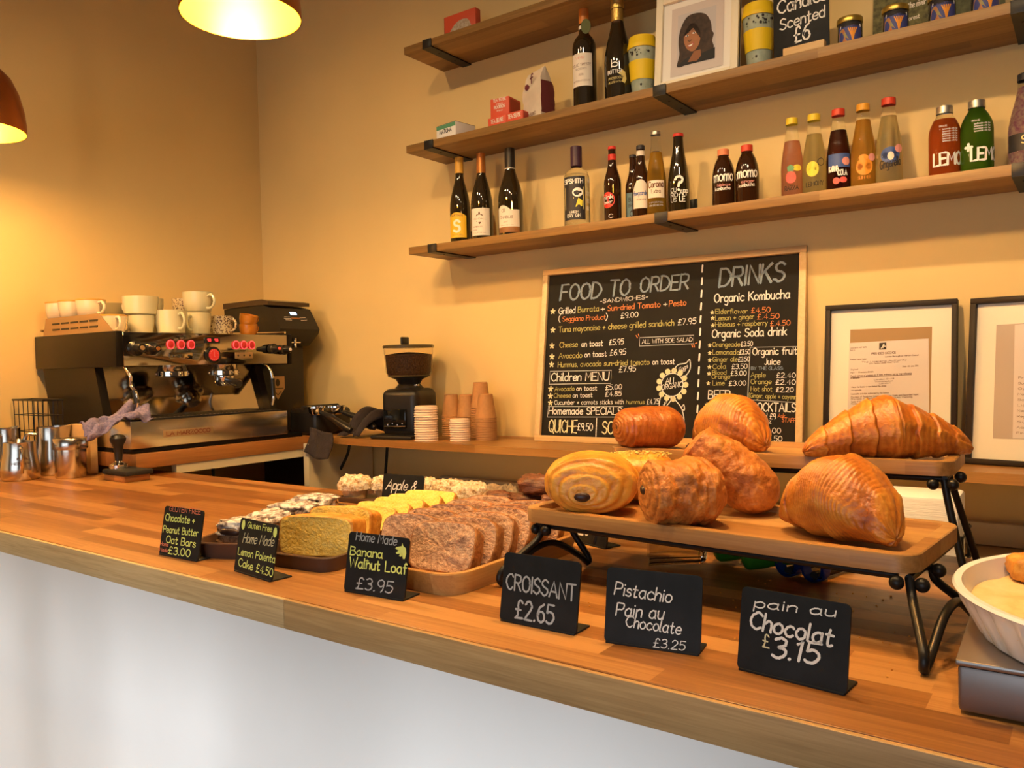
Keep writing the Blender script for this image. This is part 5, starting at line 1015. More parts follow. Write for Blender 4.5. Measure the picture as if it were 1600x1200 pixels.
t, mp = card('price card for banana and walnut loaf with a yellow banana', (2.318, -1.624, 0.958), 0.0755, [('grey_ink', [('Home Made',0.0151,0.0796,0.0966,0.079,0.0134), ('£3.95',0.0248,0.0066,0.0965,0.0081,0.0172)], dict(wk=.12, slant=.12)), ('lime_ink', [('Banana',0.0066,0.0561,0.0716,0.0573,0.0127), ('+',0.0391,0.0478,0.0456,0.0478,0.0067), ('Walnut Loaf',0.0074,0.0374,0.1204,0.0391,0.015)], dict(wk=.16))])
mb = MB(); poly_on(mb, [(0.1078, 0.0841),(0.1072, 0.0789),(0.0969, 0.0767),(0.0954, 0.0739),(0.1042, 0.0726),(0.097, 0.0683),(0.0994, 0.0662),(0.1063, 0.0679),(0.1037, 0.0638),(0.1078, 0.0633),(0.1104, 0.0669),(0.1118, 0.0604),(0.1154, 0.0608),(0.1172, 0.0692),(0.1154, 0.0768),(0.1102, 0.0796)], mp(.0006)); mb.build('banana', M['lime_ink'], t, 0)
card('price card reading croissant', (2.611, -1.61, 0.958), 0.0171, [('grey_ink', [('CROISSANT',0.007,0.043,0.1157,0.0418,0.0204), ('£2.65',0.0257,0.0068,0.0857,0.0078,0.024)], dict(wk=.12))])
card('price card for pistachio pain au chocolate', (2.773, -1.609, 0.958), 0.1489, [('white_ink', [('Pistachio',0.0109,0.0588,0.0834,0.0565,0.0153), ('Pain au',0.0138,0.0336,0.0742,0.036,0.0152), ('Chocolate',0.0271,0.0217,0.096,0.0211,0.0136), ('£3.25',0.063,0.0024,0.1017,0.0035,0.0102)], dict(wk=.115, slant=.15))])
card('price card for plain pain au chocolat, nearest the right corner', (2.942, -1.606, 0.958), -0.0907, [('white_ink', [('pain au',0.016,0.0705,0.1051,0.0764,0.0104), ('Chocolat',0.0117,0.0474,0.1029,0.0454,0.0184), ('3.15',0.0395,0.0213,0.0893,0.0245,0.0214)], dict(wk=.15, slant=.15)), ('cream_ink', [('£',0.0284,0.0302,0.0358,0.0297,0.0138)], dict(wk=.12))])
card('dark price card reading Apple, standing in front of the pies', (1.876, -1.104, 0.958), 0.1047, [('white_ink', [('Apple &',0.0108,0.0546,0.0979,0.0552,0.0228)], dict(wk=.10, slant=.3))], h=.0915)
card('dark price card half hidden under the pastry boards, price only visible', (2.373, -1.123, 0.958), -0.2981, [('white_ink', [('£3.20',0.0486,0.0144,0.1153,0.0173,0.0271)], dict(wk=.13))], w=.165, h=.085)
# ---------------------------------------------------------------- trays of cake
def tray_mesh(w, d, h, r, rim=.008, floor=.006, flare=.0):
    mb = MB(); n = 7
    o0 = rrect(w-2*flare, d-2*flare, max(r-flare, .004), n); o1 = rrect(w, d, r, n); i1 = rrect(w-2*rim, d-2*rim, max(r-rim, .003), n); i0 = rrect(w-2*rim-2*flare-.006, d-2*rim-2*flare-.006, max(r-rim-flare-.003, .003), n); N = len(o0)
    vs = [(x, y, 0) for x, y in o0]+[(x, y, h*.94) for x, y in o1]+[(x*.995, y*.995, h) for x, y in o1]+[(x, y, h) for x, y in i1]+[(x, y, floor) for x, y in i0]
    fs = [tuple(range(N-1, -1, -1)), tuple(range(4*N, 5*N))]
    for k in range(4): fs += [(k*N+i, k*N+(i+1) % N, (k+1)*N+(i+1) % N, (k+1)*N+i) for i in range(N)]
    return mb.add(vs, fs)
def tray(label, c, w, d, h, r, m, rz=0, name='serving_tray', **k):
    o = tray_mesh(w, d, h, r, **k).build(name, m, loc=c); o.rotation_euler.z = rz; return tag(o, label, 'tray')
M['brown_tray'] = mat('brown_tray', (.075, .035, .020), .45, coat=.1)
tray('long acacia tray holding the banana walnut loaf', (2.375, -1.378, ZC), .245, .385, .034, .05, M['tray_woodY'], flare=.008, rim=.010)
tray('dark brown tray holding the lemon polenta cake', (2.092, -1.335, ZC), .205, .50, .026, .035, M['brown_tray'], math.radians(7), flare=.006)
tray('dark brown tray holding the sugar-dusted oat bars', (1.878, -1.400, ZC), .135, .44, .030, .045, M['brown_tray'], math.radians(22), flare=.008)
tray('dark rectangular tray holding the little pies', (1.895, -.985, ZC), .46, .138, .014, .008, M['brown_tray'], flare=.003)
tray('pale wooden tray of dark chocolate rolls at the back of the counter', (2.235, -.962, ZC), .33, .098, .022, .012, M['tray_wood'])
M['banana_crumb'] = crumbmat('banana_crumb', [(.28, (.13, .05, .022)), (.38, (.46, .24, .13)), (.53, (.62, .36, .21)), (.75, (.80, .56, .37))], vscale=130, bump=1.0, bscale=220)
M['banana_crust'] = crumbmat('banana_crust', [(.30, (.16, .05, .012)), (.5, (.34, .13, .035)), (.7, (.50, .24, .08))], vscale=60, bump=.6, bscale=120, rough=.6)
M['lemon_crumb'] = crumbmat('lemon_crumb', [(.25, (.84, .46, .05)), (.45, (.95, .62, .11)), (.75, (.97, .76, .25))], vscale=110, bump=.6, bscale=240)
M['lemon_crust'] = crumbmat('lemon_crust', [(.30, (.42, .13, .015)), (.5, (.62, .26, .03)), (.72, (.80, .46, .10))], vscale=45, bump=.5, bscale=120, rough=.55)
def slice_mesh(w, h, th, e=.42, dome=.08, seed=0, rough=.0035, base=.9):
    """slab of loaf: outline in XZ, thickness along Y, base on z = 0"""
    out = []; K = 44
    for i in range(K):
        a = 2*PI*i/K; c, s = math.cos(a), math.sin(a)
        x = math.copysign(abs(c)**e, c)*w/2; z = math.copysign(abs(s)**e, s)*h/2
        if z < 0: x *= base+(1-base)*(1+z/(h/2))
        else: z += dome*h*(1-(2*x/w)**2)
        out.append((x, z+h/2))
    vs = []; fs = []; mi = []; rings = []
    def ring(k, y, jit):
        o = len(vs)
        for (x, z) in out:
            p = Vector((x*k, y, h/2+(z-h/2)*k)); n1 = noise.noise(p*60+Vector((seed*3.1, 0, 0))); n2 = noise.noise(p*170+Vector((0, seed, 0)))
            vs.append((p.x*(1+.02*n1), p.y+jit*(n1+.8*n2), max(.0005, p.z*(1+.02*n1))))
        rings.append(o); return o
    for k in (.04, .2, .36, .52, .66, .78, .88, .95): ring(k, -th/2, rough)
    for k, y in ((.995, -th/2+.002), (1.0, -th/4), (1.0, th/4), (.99, th/2-.002)): ring(k, y, rough*.6)
    for k in (.88, .66, .4, .04): ring(k, th/2, rough)
    for r in range(len(rings)-1):
        a, b = rings[r], rings[r+1]
        for i in range(K): fs.append((a+i, a+(i+1) % K, b+(i+1) % K, b+i)); mi.append(1 if 7 <= r <= 10 else 0)
    fs += [tuple(range(rings[0]+K-1, rings[0]-1, -1)), tuple(range(rings[-1], rings[-1]+K))]; mi += [0, 0]
    mb = MB(); mb.add(vs, fs); mb.mi = mi; return mb
def cake(name, mesh, mats, loc, rz, lean, label, cat, group):
    lift = -min(b*math.sin(-lean)+c*math.cos(lean) for a, b, c in mesh.v)
    o = mesh.build(name, mats, smooth=55); o.location = (loc[0], loc[1], loc[2]+lift); o.rotation_euler = (-lean, 0, rz); return tag(o, label, cat, group)
bw = [M['banana_crumb'], M['banana_crust']]
ords = ('first', 'second', 'third', 'fourth', 'fifth', 'sixth')
for i, y in enumerate((-1.505, -1.455, -1.406, -1.356, -1.306, -1.256)):
    cake('cake_slice', slice_mesh(.118, .078, .036, seed=i+1, e=.36), bw, (2.418+.004*(i % 2), y, ZC+.0068), math.radians(14+2*(i % 3)), math.radians(24 if i < 4 else 15), ords[i]+' slice from the front in the right row of banana loaf', 'cake', 'banana loaf slices')
for i, y in enumerate((-1.475, -1.420, -1.366, -1.310, -1.256)):
    cake('cake_slice', slice_mesh(.108, .078, .034, seed=i+11, e=.36), bw, (2.318-.003*(i % 2), y, ZC+.0068), math.radians(15-2*(i % 2)), math.radians(20), ords[i]+' slice from the front in the left row of banana loaf', 'cake', 'banana loaf slices')
lw = [M['lemon_crumb'], M['lemon_crust']]
cake('cake_slice', slice_mesh(.150, .070, .055, seed=21, e=.26, dome=.05, rough=.0012, base=.96), lw, (2.128, -1.502, ZC+.0068), math.radians(19), math.radians(6), 'front block of lemon polenta cake, its yellow cut face toward the viewer', 'cake', 'lemon polenta cake')
cake('cake_slice', slice_mesh(.140, .066, .042, seed=22, e=.30, dome=.10, rough=.002, base=.96), lw, (2.100, -1.428, ZC+.0068), math.radians(15), math.radians(14), 'brown-topped slab of lemon polenta cake just behind the front block', 'cake', 'lemon polenta cake')
for i, (y, l, x) in enumerate(((-1.352, 38, 2.078), (-1.298, 40, 2.068), (-1.244, 36, 2.062), (-1.190, 42, 2.056), (-1.134, 44, 2.050))):
    cake('cake_slice', slice_mesh(.134, .053, .030, e=.24, seed=30+i, dome=.04, rough=.0018, base=.97), lw, (x, y, ZC+.0075), math.radians(15-4*(i % 3)), math.radians(l), ords[i]+' from the front of the leaning yellow lemon cake slices', 'cake', 'lemon polenta cake')
M['oat'] = crumbmat('oat_bar', [(.30, (.10, .045, .02)), (.5, (.32, .16, .07)), (.72, (.55, .33, .17))], vscale=120, bump=1.2, bscale=150)
M['sugar'] = crumbmat('sugar_dusting', [(.38, (.05, .025, .02)), (.47, (.34, .26, .23)), (.58, (.80, .76, .72))], vscale=42, bump=.7, bscale=180)
M['choc'] = mat('dark_chocolate', (.035, .014, .010), .35, var=.3, vscale=60, bump=.3)
def lump(w, d, h, seed, n=30, m=18, amp=.12, pw=.55):
    vs = []; fs = []
    for j in range(m+1):
        p = -PI/2+PI*j/m
        for i in range(n):
            a = 2*PI*i/n; ca, sa, cp, sp = math.cos(a), math.sin(a), math.cos(p), math.sin(p)
            g = lambda q: math.copysign(abs(q)**pw, q)
            v = Vector((g(cp)*g(ca), g(cp)*g(sa), g(sp))); k = 1+amp*noise.noise(v*1.8+Vector((seed, 0, seed)))+amp*.6*noise.noise(v*5+Vector((0, seed, 0)))
            vs.append((v.x*w/2*k, v.y*d/2*k, max(0, h/2+v.z*h/2*k)))
    for j in range(m):
        for i in range(n): fs.append((j*n+i, j*n+(i+1) % n, (j+1)*n+(i+1) % n, (j+1)*n+i))
    return MB().add(vs, fs)
for i, (x, y, rz, lab) in enumerate(((1.928, -1.520, 12, 'sugar-dusted oat bar at the front of its tray'), (1.902, -1.440, -8, 'sugar-dusted oat bar second from the front'), (1.862, -1.348, 24, 'sugar-dusted oat bar third from the front, beside the lemon cake'), (1.825, -1.258, 6, 'sugar-dusted oat bar at the back of its tray'))):
    t = thing('oat_bar', lab, 'cake', (x, y, ZC+.0068), math.radians(rz), 'dusted oat bars')
    lump(.098, .074, .042, 40+i, amp=.16).build('bar', M['oat'], t, 70)
    top = lump(.096, .072, .030, 50+i, amp=.28); top.v = [(a, b, c+.022) for a, b, c in top.v]; top.build('sugar_crust', M['sugar'], t, 70)
    ch = lump(.050, .014, .014, 60+i, 16, 10, pw=.8); ch.v = [(a-.005, b-.037, c+.026) for a, b, c in ch.v]; ch.build('chocolate_chunk', M['choc'], t, 70)
M['pie_crust'] = crumbmat('pale_pastry', [(.3, (.50, .30, .11)), (.5, (.66, .46, .22)), (.72, (.78, .62, .38))], vscale=35, bump=.3, bscale=90, rough=.6)
M['crumble'] = crumbmat('crumble_top', [(.32, (.20, .08, .03)), (.42, (.55, .36, .17)), (.58, (.82, .70, .52))], vscale=95, bump=1.4, bscale=130)
M['jam'] = mat('dark_fruit', (.06, .015, .02), .25)
def pie(x, y, lab, s=1.0, seed=0):
    t = thing('crumble_pie', lab, 'pie', (x, y, ZC+.0068), rnd.uniform(0, 6), 'little crumble pies')
    MB().lathe([(0, 0), (.029*s, 0), (.037*s, .028*s), (.041*s, .030*s)], 34).build('case', M['pie_crust'], t)
    vs = []; fs = []; n = 44; m = 12
    for j in range(m+1):
        q = j/m
        for i in range(n):
            a = 2*PI*i/n; r = .045*s*math.cos(q*PI/2)**.45; z = .024*s+.034*s*math.sin(q*PI/2)**.8
            v = Vector((r*math.cos(a), r*math.sin(a), z)); k = noise.noise(v*90+Vector((seed*5, 0, 0)))*.0045+noise.noise(v*220+Vector((0, seed, 0)))*.0025
            rr = r+k; vs.append((rr*math.cos(a), rr*math.sin(a), z+k*(.3+q)))
    for j in range(m):
        for i in range(n): fs.append((j*n+i, j*n+(i+1) % n, (j+1)*n+(i+1) % n, (j+1)*n+i))
    fs += [tuple(range(n-1, -1, -1)), tuple(range(m*n, m*n+n))]
    MB().add(vs, fs).build('crumble', M['crumble'], t, 80)
    mb = MB()
    for i in range(3): a = rnd.uniform(0, 6); mb.ball((.018*s*math.cos(a), .018*s*math.sin(a), .054*s), (.006, .005, .004), 8, 6)
    mb.build('fruit_pieces', M['jam'], t)
for k, (x, y, l, s) in enumerate(((1.692, -1.012, 'crumble pie at the left end of the dark tray', 1), (1.765, -.966, 'crumble pie partly behind the left edge of the Apple card', .96), (1.885, -.964, 'crumble pie hidden behind the right edge of the Apple card', 1.0), (1.965, -.958, 'crumble pie in the back row between two others', 1.0), (2.062, -.992, 'crumble pie at the right end of the dark tray, nearest the banana loaf', 1.08))): pie(x, y, l, s, k)
M['roll'] = crumbmat('chocolate_roll', [(.30, (.045, .015, .008)), (.5, (.16, .055, .025)), (.75, (.34, .15, .08))], vscale=40, bump=.6, bscale=90, rough=.4, stretch=(1, 1, 3))
for i, (x, y, z, rz) in enumerate(((2.135, -.972, 0, 30), (2.205, -.960, 0, -20), (2.285, -.958, 0, 15), (2.235, -.955, .040, 40))):
    o = lump(.085, .062, .046, 70+i, amp=.25, pw=.75).build('chocolate_roll', M['roll'], smooth=70, loc=(x, y, ZC+.0068+z)); o.rotation_euler.z = math.radians(rz)
    tag(o, ('dark chocolate roll at the left of the back tray', 'dark chocolate roll in the middle of the back tray', 'dark chocolate roll at the right of the back tray, half hidden', 'dark chocolate roll lying on top of the others')[i], 'pastry', 'chocolate rolls')

# ---------------------------------------------------------------- iron stand and its two boards
LT = Vector((2.811, -1.305, 1.050)); LY = math.radians(-4.2); UT = Vector((2.806, -1.028, 1.125)); UY = math.radians(1.8)
def lcorner(c, yaw, x, y): return Vector((c.x+x*math.cos(yaw)-y*math.sin(yaw), c.y+x*math.sin(yaw)+y*math.cos(yaw), c.z))
tray('lower wooden serving board with pastries, on the iron stand', LT, .597, .245, .022, .03, M['tray_wood'], LY, name='serving_board', rim=.018, floor=.013)
tray('upper wooden serving board with pastries, on the iron stand', UT, .577, .214, .022, .03, M['tray_wood'], UY, name='serving_board', rim=.016, floor=.013)
t = thing('tray_stand', 'black wrought iron two-tier stand with ball ends', 'stand', (2.81, -1.25, ZC)); B = Vector((2.81, -1.25, ZC))
def wire(pts, r=.0055, nm='wire'): return MB().tube(crom([Vector(p)-B for p in pts], 6), r, 10).build(nm, M['iron'], t)
for s in (1, -1):
    e = .288 if s > 0 else -.262; a = lcorner(LT, LY, e, -.108); b = lcorner(LT, LY, e, .108); o = .010*s
    f0 = Vector((3.118, -1.515, ZC+.006)) if s > 0 else Vector((2.515, -1.475, ZC+.006)); fb = Vector((3.147, -1.305, ZC+.006)) if s > 0 else Vector((2.565, -1.295, ZC+.006)); q = lcorner(LT, LY, e, -.02)
    wire([(a.x, a.y, a.z-.007), (a.x+o*.6, a.y-.015, a.z-.03), (f0.x-.001*s, f0.y+.002, f0.z+.02), f0, f0.lerp(fb, .12)+Vector((0, 0, .012)), f0.lerp(fb, .35)+Vector((0, 0, .042)), f0.lerp(fb, .6)+Vector((0, 0, .046)), f0.lerp(fb, .88)+Vector((0, 0, .018)), fb], nm='leg')
    wire([(q.x-.012*s, q.y-.02, q.z-.008), (q.x+.004*s, q.y, q.z-.012), Vector((q.x+.010*s, q.y+.004, q.z-.03)), fb+Vector((0, 0, .012)), fb], nm='leg')
    for p in ((a.x-.012*s, a.y-.012, a.z-.011), (a.x+.014*s, a.y-.002, a.z-.013), (q.x+.014*s, q.y-.012, q.z-.012)): MB().ball(Vector(p)-B, .0088, 14, 10).build('ball_end', M['iron'], t)
    wire([(a.x, a.y-.004, a.z-.007), (b.x, b.y, b.z-.007)], .005, 'side_rail')
    a = lcorner(UT, UY, .275*s, -.092); b = lcorner(UT, UY, .275*s, .092)
    wire([(a.x, a.y, a.z-.007), (a.x+.008*s, a.y-.006, a.z-.05), (a.x+.034*s, a.y-.03, ZC+.006)], nm='leg')
    wire([(b.x, b.y-.10, b.z-.007), (b.x+.010*s, b.y-.085, b.z-.05), (b.x+.036*s, b.y-.05, ZC+.006)], nm='leg')
    for p in ((a.x-.014*s, a.y-.010, a.z-.013), (a.x+.012*s, a.y-.004, a.z-.013), (a.x+.016*s, a.y+.05, a.z-.008)): MB().ball(Vector(p)-B, .0088, 14, 10).build('ball_end', M['iron'], t)
    wire([(a.x, a.y, a.z-.006), (b.x, b.y, b.z-.006)], .005, 'side_rail')
for c, yaw, hx, hy in ((LT, LY, .275, .108), (UT, UY, .272, .092)):
    for y in (-hy, hy): wire([lcorner(c, yaw, -hx, y)-Vector((0, 0, .0055)), lcorner(c, yaw, hx, y)-Vector((0, 0, .0055))], .005, 'long_rail')
# ---------------------------------------------------------------- pastries
BAKE = [(.20, (.15, .030, .004)), (.36, (.36, .088, .010)), (.50, (.56, .175, .019)), (.66, (.72, .305, .042)), (.88, (.86, .52, .14))]
M['croissant'] = crumbmat('croissant_crust', BAKE, vscale=30, bump=.45, bscale=150, rough=.36, attr='toast', aw=.60)
M['dark_bake'] = crumbmat('dark_baked_crust', [(.20, (.12, .022, .004)), (.40, (.29, .066, .009)), (.58, (.44, .13, .018)), (.85, (.62, .26, .05))], vscale=30, bump=.4, bscale=150, rough=.34, attr='toast', aw=.60)
M['pain'] = crumbmat('pastry_crust', [(.20, (.36, .10, .010)), (.36, (.56, .18, .018)), (.52, (.74, .32, .035)), (.70, (.83, .45, .075)), (.9, (.88, .58, .18))], vscale=24, bump=.4, bscale=130, rough=.34, attr='toast', aw=.60)
M['flaky'] = crumbmat('flaky_crust', [(.22, (.17, .040, .006)), (.40, (.40, .115, .016)), (.56, (.58, .205, .034)), (.78, (.76, .40, .10))], vscale=38, bump=1.0, bscale=110, rough=.48, attr='toast', aw=.45)
def saw(x): return x-math.floor(x)
def tri(x): x = saw(x); return 1-abs(2*x-1)
def clamp(x): return max(0.0, min(1.0, x))
def croissant(name, label, loc, rz, L, R, m, bend=.10, flat=.80, steps=3.3, fine=20, seed=0, p=1.7, skew=0.0, lump_=.05, tip=.16, rx=0, ry=0, twist=.9, fa=.020, sa=.15, group='pastries on the boards'):
    ns, nt = 210, 72; vs = []; fs = []; at = []
    for i in range(ns+1):
        s = -1+2*i/ns; q = s-skew*(1-s*s); ek = max(0, 1-abs(s)**p)**.72
        cap = min(1, (1-abs(s))/.035)**.5
        for j in range(nt):
            th = 2*PI*j/nt; v = Vector((s*L/2*16, math.cos(th)*1.3, math.sin(th)*1.3+seed*3.7))
            n1 = noise.noise(v*.8); n2 = noise.noise(v*2.3); n3 = noise.noise(v*6.0)
            k = abs(q)+.035*n1+.05*math.sin(th+seed)*twist*(1 if q > 0 else -1)
            st = saw(k*steps+.15); edge = min(1, st/.10)
            r = R*(tip+(1-tip)*ek)*cap*(.93+sa*(1-st)*edge*(.35+.65*ek))
            ph = k*fine*(1+.10*n1)+.45*n2; f_ = tri(ph)*(.45+.55*clamp(.5+1.3*n1))
            rr = r*(1+fa*(f_-.4)+lump_*n1+lump_*.4*n2+.006*n3)
            x = s*L/2+.004*n2; y = -bend*L*s*s+rr*math.cos(th); z = R*flat*(.30+.70*ek)+rr*flat*math.sin(th)
            vs.append((x, y, max(z, 0.0)))
            at.append(clamp(.50+.22*(f_-.35)+.17*n2+.12*n1+.22*(.5-st)*edge*.6-.22*(1-edge)+.10*n3))
    for i in range(ns):
        for j in range(nt): fs.append((i*nt+j, i*nt+(j+1) % nt, (i+1)*nt+(j+1) % nt, (i+1)*nt+j))
    fs += [tuple(range(nt-1, -1, -1)), tuple(range(ns*nt, ns*nt+nt))]
    t = thing(name, label, 'pastry', loc, rz, group, rx=rx, ry=ry); MB().add(vs, fs, at).build('crust', m, t, 180); return t
def pain(label, loc, rz, L, W, H, m, seed=0, rx=0, ry=0, lump_=.03, cy=.0, cz=.42, bands=9, choc=True, spiral=5.5, bulge=.16, name='pain_au_chocolat', sq=.85, core=(.005, .012, .007)):
    """rolled pastry lying along X with its spiral end at -X"""
    ns, nt, nr = 120, 72, 60; vs = []; fs = []; at = []
    def sup(th): c, s = math.cos(th), math.sin(th); return math.copysign(abs(c)**sq, c), math.copysign(abs(s)**sq, s)
    def body(s, th):
        cx, sz = sup(th); n0 = noise.noise(Vector((s*2.2+seed, cx*1.5, sz*1.5))); n2 = noise.noise(Vector((s*6, cx*4+seed, sz*4))); n3 = noise.noise(Vector((s*16, cx*10+seed, sz*10)))
        e = (1-.10*max(0, -s)**3) if s < 0 else max(0, 1-(s*.985)**3.2)**.55
        ph = (s*.6+.55*math.sin(th*.5+seed)+.30*n0)*bands; f_ = tri(ph)*(.4+.6*clamp(.5+1.2*n0))
        k = e*(1+.018*(f_-.4)+lump_*n0+lump_*.5*n2+.006*n3)
        return W/2*cx*k, max(0, H/2+H/2*sz*k), clamp(.50+.20*(f_-.35)+.18*n2+.14*n0+.10*n3)
    for i in range(nr):
        rho = .012+.988*i/nr
        for j in range(nt):
            th = 2*PI*j/nt; by, bz, a0 = body(-1, th); n2 = noise.noise(Vector((rho*7+seed, math.cos(th)*2.2, math.sin(th)*2.2)))
            sp = (rho**.85)*spiral+th/(2*PI)+.10*n2; g = saw(sp); d = (min(g/.75, (1-g)/.25)-.4)*.0022*(.4+.6*rho)
            x = -L/2-bulge*W*.6*(1-rho**2.6)-d-.0015*n2*rho
            vs.append((x, cy*W*(1-rho)+by*rho, cz*H*(1-rho)+bz*rho)); at.append(clamp(.50+.24*(min(g/.75, (1-g)/.25)-.55)+.18*n2+.16*(1-rho)))
    for i in range(ns):
        s = -1+2*i/(ns-1)
        for j in range(nt): y, z, a = body(s, 2*PI*j/nt); vs.append((s*L/2, y, z)); at.append(a)
    N = nr+ns
    for i in range(N-1):
        for j in range(nt): fs.append((i*nt+j, i*nt+(j+1) % nt, (i+1)*nt+(j+1) % nt, (i+1)*nt+j))
    fs += [tuple(range(nt-1, -1, -1)), tuple(range((N-1)*nt, N*nt))]
    t = thing(name, label, 'pastry', loc, rz, 'pastries on the boards', rx=rx, ry=ry); MB().add(vs, fs, at).build('crust', m, t, 180)
    if choc: MB().ball((-L/2-bulge*W*.52, cy*W, cz*H), core, 14, 10).build('chocolate_stick', M['choc'], t)
    return t
zb = 1.0636
pain('pale glossy pain au chocolat far left on the lower board, chocolate core facing front', (2.6, -1.335)+(zb,), math.radians(116), .10, .150, .098, M['pain'], seed=1, cz=.34, cy=.07, spiral=4.2, sq=.92, core=(.006, .014, .008), bulge=.2)
t = pain('pistachio pastry sprinkled with green-gold crumbs, behind the pale pain au chocolat', (2.63, -1.215)+(zb+.004,), math.radians(24), .120, .105, .082, M['pain'], seed=2, choc=False)
mb = MB()
for i in range(110):
    a = rnd.uniform(-.055, .050); b = rnd.gauss(0, .022)
    mb.ball((a, b, .043+.040*math.sqrt(max(.05, 1-(b/.056)**2))*(1-.10*(a/.06)**2)), (rnd.uniform(.0015, .0035), rnd.uniform(.0015, .003), rnd.uniform(.0012, .0025)), 6, 4)
o = mb.build('pistachio_crumbs', crumbmat('pistachio_crumbs', [(.3, (.45, .30, .04)), (.7, (.80, .66, .22))], vscale=60), t); o['kind'] = 'stuff'
pain('flaky lumpy pastry in the middle of the lower board, at the front edge', (2.777, -1.362)+(zb,), math.radians(44), .112, .115, .098, M['flaky'], seed=3, lump_=.13, cz=.55, spiral=4, sq=.95)
pain('flaky pastry leaning upright against its neighbours, behind the middle of the lower board', (2.781, -1.245)+(zb+.026,), math.radians(12), .150, .095, .086, M['flaky'], seed=4, ry=math.radians(36), lump_=.10, sq=.95)
croissant('croissant', 'croissant with tightly ridged layers at the right end of the lower board', (2.994, -1.345)+(zb,), math.radians(-30), .188, .0605, M['croissant'], bend=.06, flat=.94, fine=25, seed=1, p=1.9, skew=-.35, steps=2.1, sa=.10, fa=.036)
zu = 1.1386
pain('smooth brown pain au chocolat at the left end of the upper board', (2.587, -1.078)+(zu,), math.radians(52), .116, .106, .083, M['dark_bake'], seed=6, cz=.55, spiral=6, bands=12, sq=.95, bulge=.3, core=(.003, .006, .009))
croissant('croissant', 'round-backed croissant in the middle of the upper board', (2.73, -1.045)+(zu,), math.radians(-22), .162, .059, M['croissant'], bend=.05, flat=.90, fine=19, seed=3, p=2.0, skew=-.25, steps=2.2, sa=.10, fa=.030)
croissant('croissant', 'wide straight croissant across the right end of the upper board', (2.991, -1.062)+(zu,), math.radians(33), .266, .0565, M['croissant'], bend=.04, flat=.92, fine=13, seed=5, p=1.25, skew=.06, tip=.14, steps=3.8, lump_=.08)

# ---------------------------------------------------------------- things under and behind the stand
t = thing('glass_tumbler', 'clear ribbed glass jar lying on its side under the stand', 'jar', (2.735, -1.195, ZC+.037), math.radians(-150), ry=PI/2)
MB().lathe([(0, 0), (.026, 0), (.031, .006), (.034, .085), (.036, .095), (.032, .095), (.0295, .085), (.026, .010), (0, .008)], 18).build('body', mat('ribbed_glass', (.80, .78, .70), .04, trans=1.0, ior=1.48), t, 12)
M['green_lid'] = mat('green_plastic', (.035, .22, .012), .45)
for i, (x, y, lab) in enumerate(((2.762, -1.150, 'green plastic tong handle under the stand, left of the two'), (2.822, -1.178, 'green plastic tong handle under the stand, right of the two'))):
    t = thing('tongs', lab, 'tongs', (x, y, ZC+.028), math.radians(25), 'green handled tongs')
    mb = MB(); mb.tube(crom([(-.030, 0, 0), (-.012, 0, .002), (.03, 0, .004), (.10, 0, .002)], 4), [.014, .023, .026, .0275, .0275, .027, .026, .024, .022, .02, .018, .016, .014], 18); mb.build('grip', M['green_lid'], t)
    MB().tube([(.10, 0, .002), (.18, 0, -.006)], .006, 8).build('arm', M['steel'], t)
M['blue_tape'] = mat('blue_plastic', (.01, .05, .28), .4)
for i, (x, y, lab) in enumerate(((2.872, -1.190, 'blue handled tongs under the stand, left of the two'), (2.915, -1.200, 'blue handled tongs under the stand, right of the two'))):
    t = thing('tongs', lab, 'tongs', (x, y, ZC+.022), math.radians(70), 'blue handled tongs')
    MB().lathe([(.021, -.006), (.0215, 0), (.021, .012), (.016, .014), (.016, -.006)], 26, cap0=False, cap1=False).at().build('grip', M['blue_tape'], t).rotation_euler = (0, PI/2, 0)
    MB().tube([(.0, 0, -.012), (.11, .01, -.014)], .007, 8).build('arm', M['rubber'], t)
# pie dish on the scale at the right edge
SC = (3.161, -1.601, 0.958); syaw = math.radians(2)
t = thing('kitchen_scale', 'brushed steel box of the counter scale at the right edge', 'scale', SC, syaw)
MB().box((.19, .15, .0255), (.38, .30, .045), .004).build('housing', mat('scale_steel', (.25, .215, .20), .38, metal=.85), t)
MB().box((.19, .15, .051), (.384, .304, .006), .002).build('platform', mat('platform_steel', (.34, .31, .295), .33, metal=.9), t)
DZ = ZC+.0545
t = thing('pie_dish', 'white fluted ceramic pie dish with pale filling, resting on the scale', 'dish', (3.348, -1.466, DZ), math.radians(10))
M['ceramic'] = mat('white_ceramic', (.88, .87, .86), .22, coat=.3)
def flute(prof, m):
    n = 168; vs = []; fs = []
    for r, z, amp in prof:
        for i in range(n): a = 2*PI*i/n; rr = r+amp*(abs(math.sin(a*21))-.5); vs.append((rr*math.cos(a), rr*math.sin(a), z))
    for j in range(len(prof)-1):
        for i in range(n): fs.append((j*n+i, j*n+(i+1) % n, (j+1)*n+(i+1) % n, (j+1)*n+i))
    fs += [tuple(range(n-1, -1, -1)), tuple(range((len(prof)-1)*n, len(prof)*n))]
    return MB().add(vs, fs).build('dish', m, t, 45)
flute([(.178, 0, 0), (.182, .003, .002), (.198, .036, .006), (.203, .045, .002), (.207, .049, 0), (.205, .052, 0), (.198, .051, 0), (.194, .036, 0), (.180, .010, 0)], M['ceramic'])
vs = []; fs = []; n, m = 60, 14
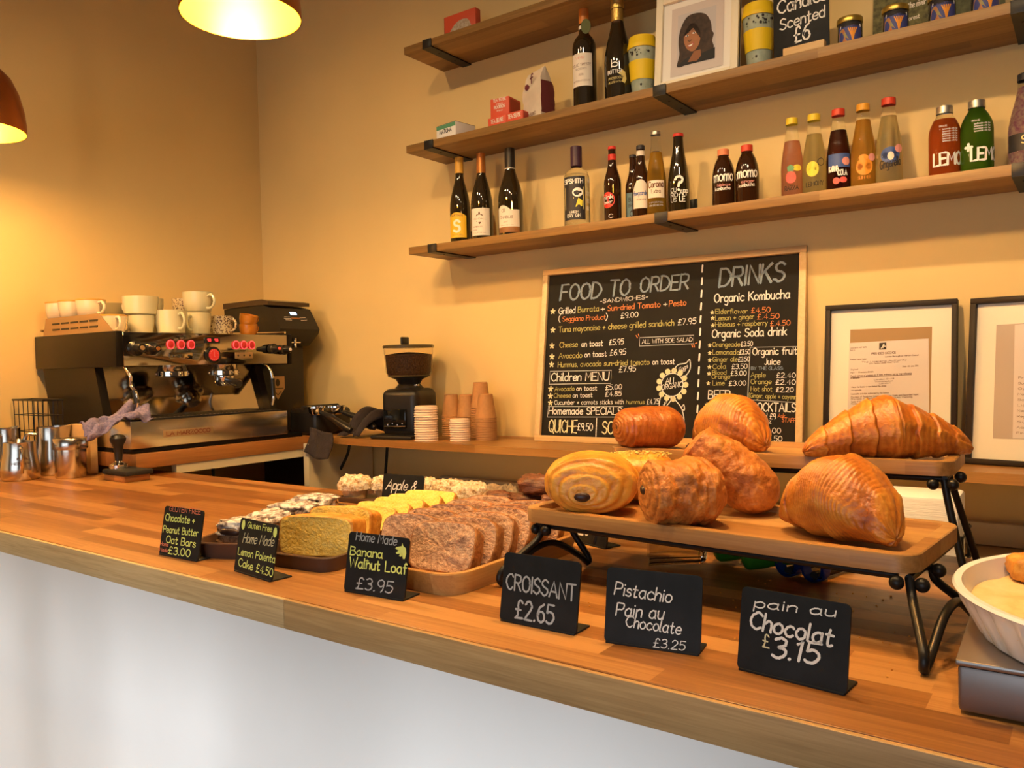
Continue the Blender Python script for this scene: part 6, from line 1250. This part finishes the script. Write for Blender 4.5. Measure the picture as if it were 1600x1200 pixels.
for j in range(m+1):
    for i in range(n): a = 2*PI*i/n; r = .191*j/m+.0005; v = Vector((r*math.cos(a), r*math.sin(a), 0)); vs.append((v.x, v.y, .030+.006*noise.noise(v*14)+.003*noise.noise(v*40)))
for j in range(m):
    for i in range(n): fs.append((j*n+i, j*n+(i+1) % n, (j+1)*n+(i+1) % n, (j+1)*n+i))
MB().add(vs, fs).build('filling', crumbmat('pale_filling', [(.3, (.70, .42, .14)), (.5, (.84, .60, .27)), (.7, (.90, .72, .42))], vscale=22, bump=.3, bscale=40, rough=.4), t, 180)
lump(.06, .05, .03, 90).at().build('pastry_corner', M['lemon_crust'], t, 70).location = (-.115, .115, .030)
# napkins and clutter behind the counter
t = thing('napkin_holder', 'black wire holder with a thick stack of white napkins behind the stand', 'holder', (2.975, -.70, .80), math.radians(2))
MB().box((0, 0, .118), (.165, .13, .232), .006).build('napkins', mat('white_napkins', (.90, .86, .82), .9, bump=.3, bscale=40, stretch=(1, 1, 12)), t)
mb = MB()
for z in (.02, .10, .16): mb.tube([(-.088, -.07, z), (.088, -.07, z), (.092, .07, z), (-.092, .07, z)], .003, 8, closed=True)
for x in (-.088, .088):
    for y in (-.07, .07): mb.tube([(x, y, 0), (x, y, .165)], .003, 8)
mb.build('wire_frame', M['black_metal'], t)
tag(MB().box((0, 0, .005), (.30, .22, .010), .002).build('paper_pad', M['paper'], loc=(3.09, -.62, .80)), 'white sheet lying behind the counter at the right', 'paper')
o = lump(.10, .08, .16, 95, amp=.3).build('dish_cloth', mat('grey_mesh_cloth', (.22, .15, .09), .9, col2=(.36, .27, .18), vscale=120, bump=.6, bscale=160), smooth=70, loc=(1.885, -.64, .80)); tag(o, 'crumpled grey-brown scrubbing cloth behind the pies', 'cloth')
# crumbs scattered round the stand
mb = MB()
for i in range(70): mb.ball((rnd.uniform(2.6, 3.1), rnd.uniform(-1.55, -1.22), ZC+.0006), (rnd.uniform(.0006, .0016),)*3, 6, 4)
o = mb.build('crumbs', M['lemon_crust']); tag(o, 'fine pastry crumbs scattered on the worktop round the stand', 'crumbs'); o['kind'] = 'stuff'
